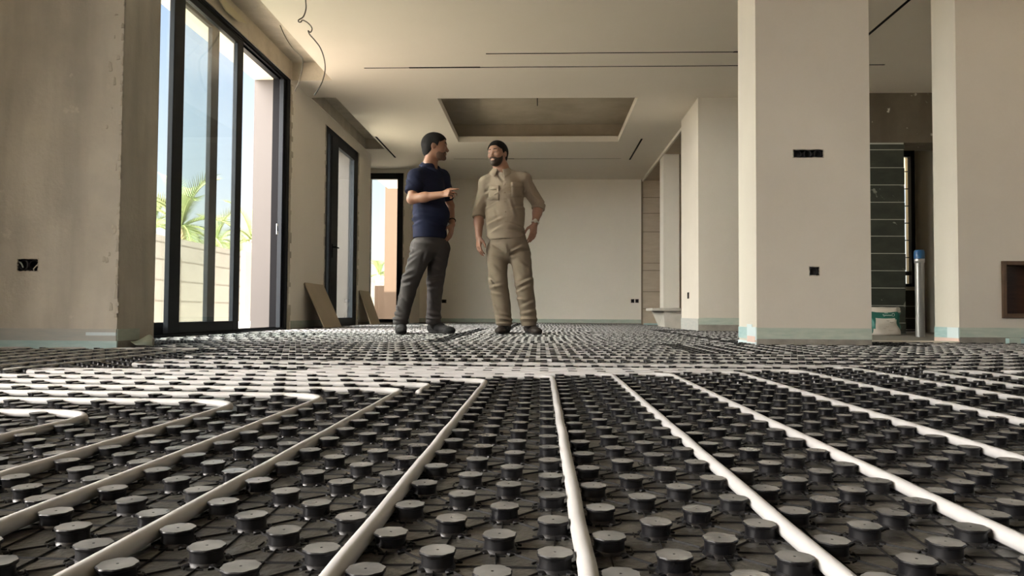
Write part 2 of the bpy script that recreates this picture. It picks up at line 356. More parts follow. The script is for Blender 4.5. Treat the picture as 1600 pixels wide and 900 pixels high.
# crumbled arris of the pillar: chips of plaster proud of the face
mb = MB(); rr = random.Random(3)
for i in range(70):
    z = rr.uniform(0.15, 2.1); w = rr.uniform(0.004, 0.02); x = PL[1] - rr.uniform(0.0, 0.09) ** 1.0
    if rr.random() < .6: x = PL[1] - w
    h = rr.uniform(0.008, 0.05)
    mb.hexa([(x, PL[2] - 0.004, z), (x + w, PL[2] - 0.003, z + .004), (x + w, PL[2] + .01, z), (x, PL[2] + .01, z), (x + w * .2, PL[2] - 0.002, z + h), (x + w * .8, PL[2] - 0.003, z + h * .8), (x + w, PL[2] + .01, z + h), (x, PL[2] + .01, z + h)], 0)
struct(mb.build('trim_2', M['raw']))

# near left: side wall with a wide opening that the camera does not see
mb = MB()
holed(mb, (-3.6, -3.0, 0), (0, 1, 0), (0, 0, 1), 6.8, 3.06, [(0.4, 3.5, 0.05, 2.6, 0, 0, 0)], 0)
holed(mb, (-3.9, -3.0, 0), (0, 1, 0), (0, 0, 1), 6.8, 3.06, [(0.4, 3.5, 0.05, 2.6, 0, 0, 0)], 0)
struct(mb.build('wall_near_left', M['plaster']))

# wall with the narrow window, and the far wall
WB = 12.95
wl, wr = PY(573, 400, WB).x, PY(629, 400, WB).x; wt = PY(600, 270.5, WB).z; XN = PY(641, 400, WB).x
mb = MB()
holed(mb, (-3.7, WB, 0), (1, 0, 0), (0, 0, 1), XN + 3.7, 3.06, [(wl + 3.7, wr + 3.7, 0.03, wt, 0.35, 1, 1, 'nocap')], 0, N=(0, 1, 0))
mb.face([(XN, WB, 0), (XN, 14.0, 0), (XN, 14.0, 3.06), (XN, WB, 3.06)], 0)
mb.face([(-3.7, WB + .35, 0), (wl, WB + .35, 0), (wl, WB + .35, 3.06), (-3.7, WB + .35, 3.06)], 1)
struct(mb.build('wall_window_side', [M['lit_plaster'], M['peach']]))
mb = MB()
s1 = [PY(x, y, 14.0) for x, y in ((985.8, 467.3), (991.2, 473.2))]; s2 = [PY(x, y, 14.0) for x, y in ((992.6, 467.3), (998, 473.2))]; s3 = [PY(x, y, 14.0) for x, y in ((690, 468), (697.5, 473.5))]
XB0 = XN - 0.4
SOCK = [s1, s2, s3]
holed(mb, (XB0, 14.0, 0), (1, 0, 0), (0, 0, 1), 1.9 - XB0, 3.06, [(a.x - XB0, b.x - XB0, b.z, a.z, 0.05, 1, 1) for a, b in SOCK], 0, N=(0, 1, 0))
struct(mb.build('wall_back', [M['lit_plaster'], M['dark']]))

# alcove to the right of the far wall: travertine-look panelled back, fin, beam bead
M['panel'] = mat('stone_panel', (0.46, 0.39, 0.30), 0.8, noise=0.2, nscale=3, col2=(0.55, 0.47, 0.37), stretch=(1, 1, 4))
M['joint'] = mat('panel_joint', (0.24, 0.20, 0.15), 0.9)
mb = MB(); mb.box(1.9, 4.6, 14.0, 14.2, 0, 3.06, 0)
for z in (0.30, 0.62, 1.02, 1.16, 1.75, 2.1, 2.4): mb.box(1.91, 4.6, 13.996, 14.0, z, z + 0.012, 1)
mb.box(1.885, 1.915, 13.985, 14.0, 0, 2.74, 2)
struct(mb.build('wall_alcove_back', [M['panel'], M['joint'], M['joint']]))
mb = MB(); mb.box(1.895, 1.925, 9.7, 14.0, ZC - 0.045, ZC + .01, 0); struct(mb.build('trim_3', M['white']))
mb = MB(); mb.box(1.925, 4.6, 9.7, 14.0, ZC - 0.02, ZC + .01, 0); struct(mb.build('beam_alcove', M['panel']))
mb = MB(); mb.box(1.916, 2.165, 11.66, 12.0, 0.0, ZC, 0)
mb.box(2.165, 2.20, 11.70, 12.1, 0.0, ZC, 1)
struct(mb.build('pillar', [M['white'], M['panel']])) 
mb = MB(); mb.box(4.4, 4.6, 9.7, 14.0, 0, 3.06, 0); struct(mb.build('wall_alcove_right', M['panel']))

# the three free-standing pillars on the right
def pillar(x0, x1, y0, y1, holes, mats):
    mb = MB(); w = x1 - x0
    holed(mb, (x0, y0, 0), (1, 0, 0), (0, 0, 1), w, 3.06, [(a.x - x0, b.x - x0, b.z, a.z, d, 1, 1) for a, b, d in holes], 0, N=(0, 1, 0))
    mb.face([(x1, y0, 0), (x1, y1, 0), (x1, y1, 3.06), (x1, y0, 3.06)], 0); mb.face([(x1, y1, 0), (x0, y1, 0), (x0, y1, 3.06), (x1, y1, 3.06)], 0)
    return mb
PA = (1.402, 2.135, 4.87, 5.30)
A3 = (PY(1239, 233.5, 4.87), PY(1286.5, 246.5, 4.87)); A1 = (PY(1264, 416.5, 4.87), PY(1280.5, 431, 4.87))
mb = pillar(*PA, [(*A3, 0.06), (*A1, 0.06)], None)
mb.face([(PA[0], PA[3], 0), (PA[0], PA[2], 0), (PA[0], PA[2], 3.06), (PA[0], PA[3], 3.06)], 0)
pa = struct(mb.build('pillar', [M['plaster'], M['dark']]))
PB = (1.83, 3.3, 8.67, 9.72)
mb = pillar(*PB, [], None)
c0, c1 = PX(1073.8, 457, PB[0]), PX(1076.8, 466.5, PB[0])
holed(mb, (PB[0], PB[2], 0), (0, 1, 0), (0, 0, 1), PB[3] - PB[2], 3.06, [(min(c0.y, c1.y) - PB[2], max(c0.y, c1.y) - PB[2], min(c0.z, c1.z), max(c0.z, c1.z), 0.05, 1, 1)], 0, N=(1, 0, 0))
struct(mb.build('pillar', [M['plaster'], M['dark']]))
PC = (3.02, 4.6, 5.47, 5.80)
n0, n1 = PY(1564, 408, PC[2]), PY(1646, 497.5, PC[2])
mb = pillar(*PC, [(n0, n1, 0.16)], None)
mb.face([(PC[0], PC[3], 0), (PC[0], PC[2], 0), (PC[0], PC[2], 3.06), (PC[0], PC[3], 3.06)], 0)
struct(mb.build('pillar', [M['plaster'], M['wood']]))

# wet room behind: beam, slate wall, side wall and slot window
mb = MB()
Xt = PY(1414.5, 400, 8.53).x; zb = PY(1380, 223, 8.53).z
mb.box(3.3, 6.2, 8.53, 8.95, zb, 3.06, 0); struct(mb.build('beam', M['darkrender']))
mb = MB(); mb.box(3.2, Xt - .004, 8.531, 8.95, 0, zb, 1)
zs = [PY(1380, y, 8.53).z for y in (225, 234, 262, 289, 316, 343, 369, 396, 423, 450, 477.5, 504.5)] + [0.0]
rr = random.Random(2)
for a, b in zip(zs, zs[1:]):
    o = rr.uniform(0, .004)
    mb.box(3.2, Xt + rr.uniform(-.004, .004), 8.53 - o, 8.57, b + 0.004, a - 0.004, 0)
struct(mb.build('wall_tiled', [M['tile'], M['grout']]))
Yw = 10.0
wx0, wx1 = PY(1411, 400, Yw).x, PY(1430.5, 400, Yw).x; wz1, wz0 = PY(1420, 234, Yw).z, PY(1420, 448, Yw).z
mb = MB()
holed(mb, (3.3, Yw, 0), (1, 0, 0), (0, 0, 1), 3.0, 3.06, [(wx0 - 3.3, wx1 - 3.3, wz0, wz1, 0.25, 0, 0, 'nocap')], 0, N=(0, 1, 0))
mb.box(3.3, 5.1, Yw - 0.02, Yw - .001, 0, wz0 - 0.05, 1)
for z in (0.02, 0.17, 0.33): mb.box(3.3, 5.1, Yw - 0.024, Yw - .02, z, z + .008, 2)
struct(mb.build('wall_rear_right', [M['plaster'], M['tile'], M['grout']]))
mb = MB(); mb.box(wx1 + 0.01, wx1 + 0.2, 8.95, Yw, 0, 3.06, 0); struct(mb.build('wall_side_right', M['plaster']))
# outer right wall and the wall behind the camera
mb = MB(); holed(mb, (6.2, -3.0, 0), (0, 1, 0), (0, 0, 1), 13.3, 3.06, [(5.2, 6.9, 0.4, 2.2, 0, 0, 0)], 0); struct(mb.build('wall_right', M['plaster']))  # unseen opening added to let light in on the right side
mb = MB(); holed(mb, (-3.6, -3.0, 0), (1, 0, 0), (0, 0, 1), 10.0, 3.06, [], 0); struct(mb.build('wall_front', M['plaster']))

# ------------------------------------------------------------------ perimeter strips (baseboards)
def strip(name, segs):
    mb = MB()
    for s in segs: mb.box(*s)
    return struct(mb.build(name, [M['foam'], M['cement'], M['foamlight'], M['foamblue'], M['grey_foam'], M['foampink']]))
t = 0.006
strip('baseboard_back', [(XN, 1.885, 14 - t, 14, 0.03, 0.10, 0), (XN, 1.885, 14 - t * .6, 14, 0, 0.03, 1), (1.93, 4.4, 14 - .03, 13.99, 0, 0.035, 3), (-3.7, XN, WB - t, WB, 0.0, 0.03, 1), (wr, XN, WB - t, WB, 0.03, 0.11, 0)])
strip('baseboard_left', [(XL, XL + t, D1[1] + .12, D2[0] - .05, 0.03, 0.11, 0), (XL, XL + t, D1[1] + .12, D2[0] - .05, 0, 0.03, 1), (XL, XL + t, D2[1] + .1, WYE, 0, 0.06, 1)])
x0, x1, y0, y1 = PA
zA1, zA0 = PY(1250, 512.5, y0).z, PY(1250, 530, y0).z
strip('baseboard_centre', [(x0, x1, y0 - t, y0, zA0, zA1, 0), (x0, x1, y0 - t * .5, y0, 0, zA0, 1),
    (x0 - t, x0, y0, y0 + .10, zA0 - .01, zA1 + .003, 2), (x0 - t, x0, y0 + .10, y0 + .21, 0.035, zA1 + .02, 1 if False else 2), (x0 - t * .7, x0, y0 + .21, y1, 0.05, zA1, 3),
    (x0 - t * 1.3, x0, y0 + .02, y0 + .2, 0.03, 0.07, 5), (x0 - t * 1.1, x0, y0, y1, 0, 0.035, 2)])
x0, x1, y0, y1 = PB
strip('baseboard_rear', [(x0, x1, y0 - t, y0, 0.09, 0.17, 0), (x0, x1, y0 - t * .5, y0, 0, 0.09, 1), (x0 - t, x0, y0, y1, 0.0, 0.16, 4)])
x0, x1, y0, y1 = PC
zC1, zC0 = PY(1520, 512.0, y0).z, PY(1520, 527, y0).z
strip('baseboard_right', [(x0, x1, y0 - t, y0, zC0, zC1, 0), (x0, x1, y0 - t * .5, y0, 0, zC0, 1), (x0 - t, x0, y0, y0 + .15, 0.05, zC1, 2), (x0 - t, x0, y0 + .15, y1, 0.05, zC1, 3),
    (x0 - t, x0, y0, y1, 0, 0.05, 5), (3.34, 3.62, y0 - .05, y0 - t, 0.0, zC0 - .005, 3), (3.34, 3.42, y0 - .052, y0 - .05, 0.0, zC0, 0)])
x0, x1, y0, y1 = PL
zL1 = PY(80, 513.5, y0).z; zLm = PY(80, 532, y0).z
strip('baseboard_front', [(-3.6, x1, y0 - t, y0, zLm, zL1, 4), (-3.6, x1 + t, y0 - t * 1.6, y0, 0, zLm, 3), (x1, x1 + t, y0, y0 + .21, zLm, zL1, 0), (x1, x1 + t, y0, y1, 0, zLm, 1),
    (x1 - .16, x1 + .001, y0 - t * 1.8, y0, zLm + .028, zLm + .045, 2)])
# curled flap of peeled tape at the foot of the left pillar
mb = MB(); n = 16
for i in range(n):
    q = []
    for k in (i, i + 1):
        a = k / n; x = -2.21 + .004 + .10 * math.sin(a * math.pi) * .55 + .02 * a; y = 4.12 - .34 * a * (1 - .35 * a); zt_ = .062 + .018 * math.sin(a * 5); zb_ = .012 + .016 * a
        q += [(x + .012 * a, y, zb_), (x - .03 * math.sin(a * 2.4), y + .01, zt_)]
    mb.face([q[0], q[2], q[3], q[1]], 0, True)
o = mb.build('tape_strip', M['foam'], merge=True); s = o.modifiers.new('s', 'SOLIDIFY'); s.thickness = 0.003
tag(o, 'pale green strip of edge tape peeled off at the foot of the raw pillar', 'tape')
# ------------------------------------------------------------------ doors and windows
def bars(name, parent, mats, boxes, bev=0.003):
    mb = MB()
    for b in boxes: mb.box(*b)
    o = mb.build(name, mats, parent)
    return bevel(o, bev, 1) if bev else o
def sash(parent, x0, x1, y0, y1, z0, z1, sw, sw2, top, bot):
    f = bars('sash_frame', parent, [M['frame']], [(x0, x1, y0, y0 + sw, z0, z1, 0), (x0, x1, y1 - sw2, y1, z0, z1, 0), (x0, x1, y0 + sw, y1 - sw2, z0, z0 + bot, 0), (x0, x1, y0 + sw, y1 - sw2, z1 - top, z1, 0)])
    xm = (x0 + x1) / 2; mb = MB(); mb.box(xm - .003, xm + .003, y0 + sw - .005, y1 - sw2 + .005, z0 + bot - .005, z1 - top + .005)
    mb.build('glass', M['glass'], f)
    return f
def YX(px, X): return -X * F / (VPX - px)
d1 = struct(empty('door_1', (XL, 6.2, 0)))
def rel(o, e):                                  # parent under e, keep the world place
    o.parent = e; o.matrix_parent_inverse = Matrix.Translation(-e.location); return o
ZT = 2.80
fr = bars('frame', None, [M['frame'], M['framedark']], [(-2.90, -2.752, D1[1] - 0.075, D1[1], 0.0, ZT, 0), (-2.90, -2.752, D1[0], D1[0] + .06, 0.0, ZT, 0),
    (-2.90, -2.752, D1[0], D1[1], ZT - 0.075, ZT, 0), (-2.90, -2.752, D1[0], D1[1], 0.0, 0.035, 0),
    (-2.815, -2.77, D1[1] - 0.15, D1[1] - 0.075, 0.035, ZT - .075, 0), (-2.90, -2.815, D1[1] - 0.12, D1[1] - 0.075, 0.035, ZT - .075, 1), (-2.76, -2.752, D1[1] - .11, D1[1] - .075, .035, ZT - .075, 1),
    (-2.822, -2.812, D1[0], D1[1], 0.035, 0.05, 1), (-2.822, -2.812, D1[0], D1[1], ZT - .095, ZT - .075, 1), (-2.772, -2.762, D1[0], D1[1], ZT - .095, ZT - .075, 1), (-2.772, -2.762, D1[0], D1[1], .035, .045, 1)])
rel(fr, d1)
rel(sash(None, -2.805, -2.765, YX(249.8, -2.78), YX(364, -2.78), 0.04, ZT - 0.08, 0.165, 0.13, 0.07, 0.085), d1)
rel(sash(None, -2.875, -2.835, D1[0] + .06, YX(322.5, -2.86), 0.04, ZT - 0.08, 0.10, 0.14, 0.07, 0.085), d1)
lk = PX(433, 358, -2.77); mb = MB(); mb.box(-2.772, -2.766, lk.y - .02, lk.y + .02, lk.z - .055, lk.z + .055, 0); mb.box(-2.768, -2.762, lk.y - .008, lk.y + .008, lk.z - .02, lk.z + .012, 1)
o = mb.build('lock_plate', [M['silver'], M['framedark']]); rel(o, d1); o['label'] = 'small silver lock plate on the dark jamb'

d2 = struct(empty('door_2', (XL, 10, 0)))
Z2 = 2.60
mid0, mid1 = YX(512, XL), YX(522.5, XL)
fr = bars('frame', None, [M['frame']], [(-2.84, -2.752, D2[0], D2[0] + .10, 0, Z2, 0), (-2.84, -2.752, D2[1] - .16, D2[1], 0, Z2, 0), (-2.84, -2.752, D2[0], D2[1], Z2 - .07, Z2, 0), (-2.84, -2.752, D2[0], D2[1], 0, .04, 0),
    (-2.84, -2.752, mid0 - .06, mid0, 0, Z2, 0)])
rel(fr, d2)
mb = MB(); mb.box(-2.80, -2.794, D2[0] + .06, mid0 - .05, .03, Z2 - .06); rel(mb.build('side_glass', M['glass']), d2)
s = rel(sash(None, -2.80, -2.745, mid0, D2[1] - .16, 0.04, Z2 - 0.07, mid1 - mid0, 0.07, 0.09, 0.09), d2)
hp = PX(519.5, 392, -2.74)
mb = MB(); mb.box(-2.745, -2.738, hp.y - .015, hp.y + .015, hp.z - .09, hp.z + .09); mb.tube([(-2.74, hp.y, hp.z + .05), (-2.70, hp.y, hp.z + .05), (-2.695, hp.y + .03, hp.z + .05), (-2.695, hp.y + .13, hp.z + .048)], .009, 8)
rel(mb.build('lever_handle', M['framedark']), s)

w1 = struct(empty('window_1', ((wl + wr) / 2, WB, 0)))
zb3 = 0.03
rel(bars('frame', None, [M['frame']], [(wl - .002, wl + .05, WB + .0, WB + .09, zb3, wt, 0), (wr - .105, wr + .002, WB + .0, WB + .09, zb3, wt, 0), (wl, wr, WB, WB + .09, wt - .105, wt, 0), (wl, wr, WB, WB + .09, zb3, zb3 + .06, 0)]), w1)
mb = MB(); mb.box(wl + .04, wr - .09, WB + .04, WB + .046, zb3 + .05, wt - .09); rel(mb.build('glass', M['glass']), w1)
rag = MB(); rr = random.Random(9); z = .05
while z < wt:
    h = rr.uniform(.03, .1); rag.box(wl - rr.uniform(.01, .04), wl, WB - .006, WB, z, z + h); rag.box(wr, wr + rr.uniform(.005, .03), WB - .006, WB, z, z + h); z += h
struct(rag.build('trim_4', M['raw']))

w2 = struct(empty('window_2', (wx0, Yw, wz0)))
gx = PY(1424.5, 400, Yw).x
fr = bars('frame', None, [M['frame']], [(wx0, wx0 + .015, Yw + .02, Yw + .08, wz0, wz1, 0), (gx, wx1, Yw - .005, Yw + .08, wz0, wz1, 0), (wx0, wx1, Yw + .02, Yw + .08, wz1 - .09, wz1, 0), (wx0, wx1, Yw + .02, Yw + .08, wz0, wz0 + .04, 0),
    (wx0, wx1, Yw + .02, Yw + .08, PY(1420, 430, Yw).z, PY(1420, 424, Yw).z, 0)], 0)
rel(fr, w2)
rel(bars('grille', None, [M['frame']], [(wx0, gx, Yw + .05, Yw + .062, PY(1420, y, Yw).z - .006, PY(1420, y, Yw).z + .006, 0) for y in range(267, 430, 27)], 0), w2)
mb = MB(); mb.box(wx0, gx, Yw + .045, Yw + .05, wz0, wz1); rel(mb.build('glass', M['glass']), w2)

# ------------------------------------------------------------------ outside
mb = MB(); mb.box(-60, -3.1, -40, 80, -0.25, -0.06); mb.box(-3.2, 60, 14.2, 80, -0.25, -0.06); mb.box(-60, 60, -60, -3.1, -.25, -.06); struct(mb.build('ground_outside', M['paving']))
M['blockwall'] = mat('garden_block', (0.118, 0.113, 0.106), 0.9, noise=0.25, nscale=1.5, col2=(0.135, 0.130, 0.122))
M['blockjoint'] = mat('garden_joint', (0.08, 0.075, 0.068), 0.9)
mb = MB(); mb.box(-8.25, -8.0, -20, 60, -0.06, 1.80, 0)
for z in (0.42, 0.86, 1.30, 1.66): mb.box(-8.001, -7.995, -20, 60, z, z + .014, 1)
for y in range(-18, 60, 4): mb.box(-8.0, -7.88, y + 1.4, y + 1.8, -0.06, 1.82, 0)
struct(mb.build('wall_garden', [M['blockwall'], M['blockjoint']]))
mb = MB(); bx = PY(602, 300, 17).x
mb.box(bx, 3.0, 17.0, 20.0, -.06, 9.0, 0); mb.box(bx - 1.35, bx, 22.0, 22.4, -.06, 1.0, 0)
o = mb.build('peach_building', M['peach']); tag(o, 'sunlit peach rendered house wing outside the narrow far window', 'building')

def palm(x, y, h, L, n, seed, label):
    rr = random.Random(seed); e = empty('palm_tree', (x, y, -.06)); tag(e, label, 'palm tree', 'palms behind the garden wall')
    mb = MB(); pts = []; rad = []
    for i in range(9):
        a = i / 8; pts.append((.12 * math.sin(a * 2 + seed), .1 * a, h * a)); rad.append(.20 - .07 * a + (.015 if i % 2 else 0))
    mb.tube(pts, .15, 12, 0, True, rad); mb.build('trunk', M['trunk'], e)
    top = Vector(pts[-1])
    for k in range(n):
        az = 2 * math.pi * k / n * 2.4 + rr.uniform(-.2, .2); elv = rr.uniform(-.1, 1.25) if k > 3 else 1.35; LL = L * rr.uniform(.8, 1.1)
        mb = MB(); p = top.copy(); d = Vector((math.cos(az) * math.cos(elv), math.sin(az) * math.cos(elv), math.sin(elv))); spine = [p.copy()]
        for j in range(14):
            d = (d + Vector((0, 0, -0.085 * (1 + j * .09)))).normalized(); p = p + d * (LL / 14); spine.append(p.copy())
        mb.tube(spine, .02, 5, 0, True, [.03 * (1 - j / 16) + .004 for j in range(15)])
        for j in range(1, 14):
            for sub in (0, .5):
                q = spine[j].lerp(spine[j + 1], sub); t = (spine[j + 1] - spine[j]).normalized(); s = t.cross(Vector((0, 0, 1))); s = s.normalized() if s.length > .01 else Vector((1, 0, 0)); n_ = s.cross(t)
                ll = .55 * math.sin(math.pi * min(1, (j + .6) / 14.5)) ** .6
                for sg in (-1, 1):
                    tip = q + (t * .75 + s * sg * .7 + n_ * .25 - Vector((0, 0, .15))).normalized() * ll; w = t * .022
                    mb.face([q - w, q + w, tip + n_ * .01], 0); mb.face([q - w, tip + n_ * .01, q + n_ * .012], 0)
        mb.build('frond', M['frond'], e)
    return e
def at(px, py, X, Z0=0):
    p = PX(px, py, X); return p
p = at(287, 352, -9.6); palm(p.x, p.y, p.z + .02, 1.9, 17, 3, 'full green palm behind the garden wall, seen through the sliding pane')
p = at(338, 368, -12.4); palm(p.x, p.y, p.z - .2, 1.5, 12, 8, 'dry drooping palm behind the garden wall, between the other two palms')
p = at(386, 372, -10.2); palm(p.x, p.y, p.z, 1.7, 14, 12, 'palm in the open gap of the sliding door, beside the white reveal')
p = at(240, 350, -14.0); palm(p.x, p.y, p.z, 1.5, 12, 15, 'palm in the leftmost strip of glass beside the raw pillar')
p = at(594, 428, -10.5); palm(p.x, p.y, p.z, 1.2, 10, 21, 'tiny distant palm seen through the narrow far window')
# ------------------------------------------------------------------ underfloor heating: nub panel and pipes
PXX, PYY, KX, KY = 0.0475, 0.047, 0.0125, 0.603
SH = 0.0082
def gx_(n): return KX + (n + .5) * PXX
def gy_(m): return KY + (m + .5) * PYY
def nx(x): return gx_(round((x - KX) / PXX - .5))
def ny(y): return gy_(round((y - KY) / PYY - .5))
def rounded(pts, R):
    pts = [Vector((*p, 0)) for p in pts]; out = [pts[0]]
    for a, b, c in zip(pts, pts[1:], pts[2:]):
        u = (a - b); v = (c - b); r = min(R, u.length * .499, v.length * .499); u.normalize(); v.normalize()
        p, q = b + u * r, b + v * r
        for i in range(9):
            t = i / 8; out.append(p * (1 - t) ** 2 + b * (2 * t * (1 - t)) + q * t * t)
    out.append(pts[-1])
    res = [out[0]]
    for a, b in zip(out, out[1:]):          # resample so the tube can waver a little
        L = (b - a).length; n = max(1, int(L / .12))
        for i in range(1, n + 1): res.append(a.lerp(b, i / n))
    return res
PATHS = []
def pipe(pts, label, R=0.085, n=10, group=None, low=False):
    r_, z_ = (.0078, .0066) if low else (.0080, .0092)
    P = rounded(pts, R); PATHS.append(np.array([(p.x, p.y) for p in P]))
    rr = random.Random(len(PATHS)); ph = rr.uniform(0, 6)
    mb = MB(); mb.tube([(p.x + .0009 * math.sin(p.y * 21 + ph), p.y + .0009 * math.sin(p.x * 19 + ph), SH + z_) for p in P], r_, n)
    o = mb.build('heating_pipe', M['pipe']); return tag(o, label, 'pipe', group or 'white heating pipes clipped between the nubs')
XLF = -3.35
cols = {0: -18, 1: -14, 2: -11, 3: -8, 4: -4, 5: 0, 6: 4, 7: 8, 8: 13, 9: 18, 10: 23}
X_ = {k: gx_(v) for k, v in cols.items()}
pipe([(X_[0], -.3), (X_[0], ny(1.40)), (XLF, ny(1.40))], 'white pipe with the nearest left-hand bend, leftmost in the foreground', R=.12)
pipe([(X_[1], -.3), (X_[1], ny(1.57)), (XLF, ny(1.57))], 'white pipe bending left just beyond the leftmost foreground bend', R=.12)
pipe([(X_[2], -.3), (X_[2], ny(1.71)), (XLF, ny(1.71))], 'white pipe whose bend is third from the left in the foreground', R=.11)
pipe([(X_[3], -.3), (X_[3], ny(1.87)), (XLF, ny(1.87))], 'white pipe running to the lower left corner region, bend fourth from the left', R=.06)
pipe([(gx_(-7), 1.80), (gx_(-7), ny(1.99)), (XLF, ny(1.99))], 'short hooked pipe end tucked just behind the fourth foreground bend', R=.05)
pipe([(X_[4], -.3), (X_[4], ny(2.15)), (XLF, ny(2.15))], 'white pipe slanting up to the bend just left of the near-upright central pipe', R=.06)
pipe([(X_[5], -.3), (X_[5], gy_(35)), (nx(-1.62), gy_(35)), (nx(-1.62), gy_(37)), (X_[6], gy_(37)), (X_[6], -.3)], 'white pipe whose two arms run beside the centre of the foreground, left one nearly upright', R=.06)
pipe([(X_[7], -.3), (X_[7], gy_(38)), (nx(-.75), gy_(38)), (nx(-.75), gy_(40)), (X_[8], gy_(40)), (X_[8], -.3)], 'white pipe whose two arms cross the right foreground below the near pillar', R=.07)
pipe([(X_[9], -.3), (X_[9], gy_(42)), (nx(-1.5), gy_(42)), (nx(-1.5), gy_(46)), (X_[10], gy_(46)), (X_[10], -.3)], 'white pipe whose arms run off the right edge beyond the other long arms', R=.08)
pipe([(gx_(27), -.3), (gx_(27), gy_(43)), (gx_(31), gy_(43)), (gx_(31), -.3)], 'white pipe with a hairpin at the right edge of the floor', R=.07)
def serp_x(x0, x1, y0, y1, k, label, R=.05):
    m = round((y0 - KY) / PYY - .5); m1 = round((y1 - KY) / PYY - .5); a, b = nx(x0), nx(x1); pts = []; s = 0
    while m <= m1:
        pts += [(a, gy_(m)), (b, gy_(m))] if s == 0 else [(b, gy_(m)), (a, gy_(m))]; s ^= 1; m += k
    return pipe(pts, label, R, 6 if y0 > 4.5 else 8, low=y0 > 2.8)
def serp_y(x0, x1, y0, y1, k, label, R=.05):
    n = round((x0 - KX) / PXX - .5); n1 = round((x1 - KX) / PXX - .5); a, b = ny(y0), ny(y1); pts = []; s = 0
    while n <= n1:
        pts += [(gx_(n), a), (gx_(n), b)] if s == 0 else [(gx_(n), b), (gx_(n), a)]; s ^= 1; n += k
    return pipe(pts, label, R, 6 if y0 > 4.5 else 8, low=y0 > 2.8)
serp_x(-1.55, 2.9, 2.87, 3.62, 5, 'winding pipe loop across the middle of the floor, just past the foreground bends')
serp_y(-3.3, -1.68, 2.33, 3.70, 3, 'winding pipe loop in front of the raw left pillar', .06)
serp_x(1.62, 4.3, 1.95, 2.72, 3, 'winding pipe loop at the right edge in front of the right pillar')
serp_x(-2.1, .75, 3.76, 4.75, 5, 'winding pipe loop beside the raw left pillar, nearer than the sliding door')
serp_y(.90, 2.4, 3.76, 4.72, 2, 'winding pipe loop in front of the near right pillar')
serp_x(2.5, 4.4, 3.76, 5.30, 3, 'winding pipe loop in front of the right pillar and its wooden niche')
serp_x(-2.65, -.75, 4.9, 6.35, 4, 'winding pipe loop on the floor beside the sliding door')
serp_x(-.62, 1.28, 4.9, 6.35, 4, 'winding pipe loop on the floor in front of the two men')
serp_x(-2.65, -.75, 6.48, 9.0, 4, 'winding pipe loop behind the navy shirted man')
serp_x(-.62, 1.28, 6.48, 9.0, 4, 'winding pipe loop behind the tan shirted man')
serp_x(1.42, 2.15, 5.5, 8.4, 4, 'winding pipe loop between the near and rear right pillars')
serp_x(-2.62, -.45, 9.15, 12.7, 4, 'winding pipe loop at the far end by the narrow window')
serp_x(-.32, 1.75, 9.15, 13.8, 4, 'winding pipe loop at the far end by the stone ledge')
serp_x(-2.0, -.45, 12.85, 13.85, 2, 'winding pipe loop along the foot of the far wall')

pan = empty('floor_heating_panel', (0, 0, 0)); tag(pan, 'black nubbed plastic heating panel that covers the floor and holds the white pipes', 'floor panel')
RECTS = [(-3.55, 6.15, -.6, 3.78), (-2.20, 6.15, 3.78, 4.45), (-2.74, 6.15, 4.2, 5.44), (-2.74, 2.2, 5.44, 8.60), (-2.74, 1.82, 8.60, 12.93), (-2.28, 1.82, 12.93, 13.97)]
mb = MB()
for r in [(-3.55, 6.15, -.6, 3.78), (-2.20, 6.15, 3.78, 4.18), (-2.74, 6.15, 4.18, 5.44), (-2.74, 2.2, 5.44, 8.60), (-2.74, 1.82, 8.60, 12.93), (-2.28, 1.82, 12.93, 13.97)]:
    mb.box(*r, -0.004, SH)
sheet = mb.build('base_sheet', M['sheet'], pan)

def knob_arrays(lod):
    n = {0: 32, 1: 16, 2: 8}[lod]
    def ring(r, z, sc):
        a = np.arange(n) * 2 * np.pi / n + np.pi / 8
        if lod == 0: k = 1 + sc * (np.abs(np.cos(a * 4 - np.pi / 2 + 0)) ** 1.4 - .4) * 1.0
        else: k = 1 + 0 * a
        return np.stack([r * k * np.cos(a), r * k * np.sin(a), np.full(n, z)], 1)
    prof = {0: [(.0152, 0, 0), (.0146, .0022, 0), (.0133, .004, .01), (.0132, .012, .02), (.0135, .0150, .03), (.0144, .0158, .085), (.0148, .0184, .085), (.0142, .0198, .08), (.0030, .0199, 0), (.0012, .0198, 0), (.0009, .0186, 0)],
            1: [(.0150, 0, 0), (.0133, .004, 0), (.0134, .015, 0), (.0147, .0165, 0), (.0147, .0186, 0), (.0140, .0197, 0)],
            2: [(.0135, 0, 0), (.0147, .0180, 0), (.0138, .0197, 0)]}[lod]
    V = np.concatenate([ring(*p) for p in prof]); Fq = []; smooth = []
    for i in range(len(prof) - 1):
        for k in range(n): k2 = (k + 1) % n; Fq.append([i * n + k, i * n + k2, (i + 1) * n + k2, (i + 1) * n + k])
    cap = [[(len(prof) - 1) * n + k for k in range(n)]]
    if lod == 0:     # four small moulded feet round the base
        for q in range(4):
            a = np.pi / 4 + q * np.pi / 2; cx, cy = .0158 * np.cos(a), .0158 * np.sin(a); b = len(V); m = 8
            rs = [(.0040, 0), (.0036, .0020), (.0020, .0032), (.0004, .0035)]
            vv = [[cx + r * np.cos(t), cy + r * np.sin(t), z] for r, z in rs for t in np.arange(m) * 2 * np.pi / m]
            V = np.concatenate([V, np.array(vv)])
            for i in range(3):
                for k in range(m): k2 = (k + 1) % m; Fq.append([b + i * m + k, b + i * m + k2, b + (i + 1) * m + k2, b + (i + 1) * m + k])
    V[:, 2] *= .70; V[:, 2] += SH
    return V, np.array(Fq), np.array(cap)
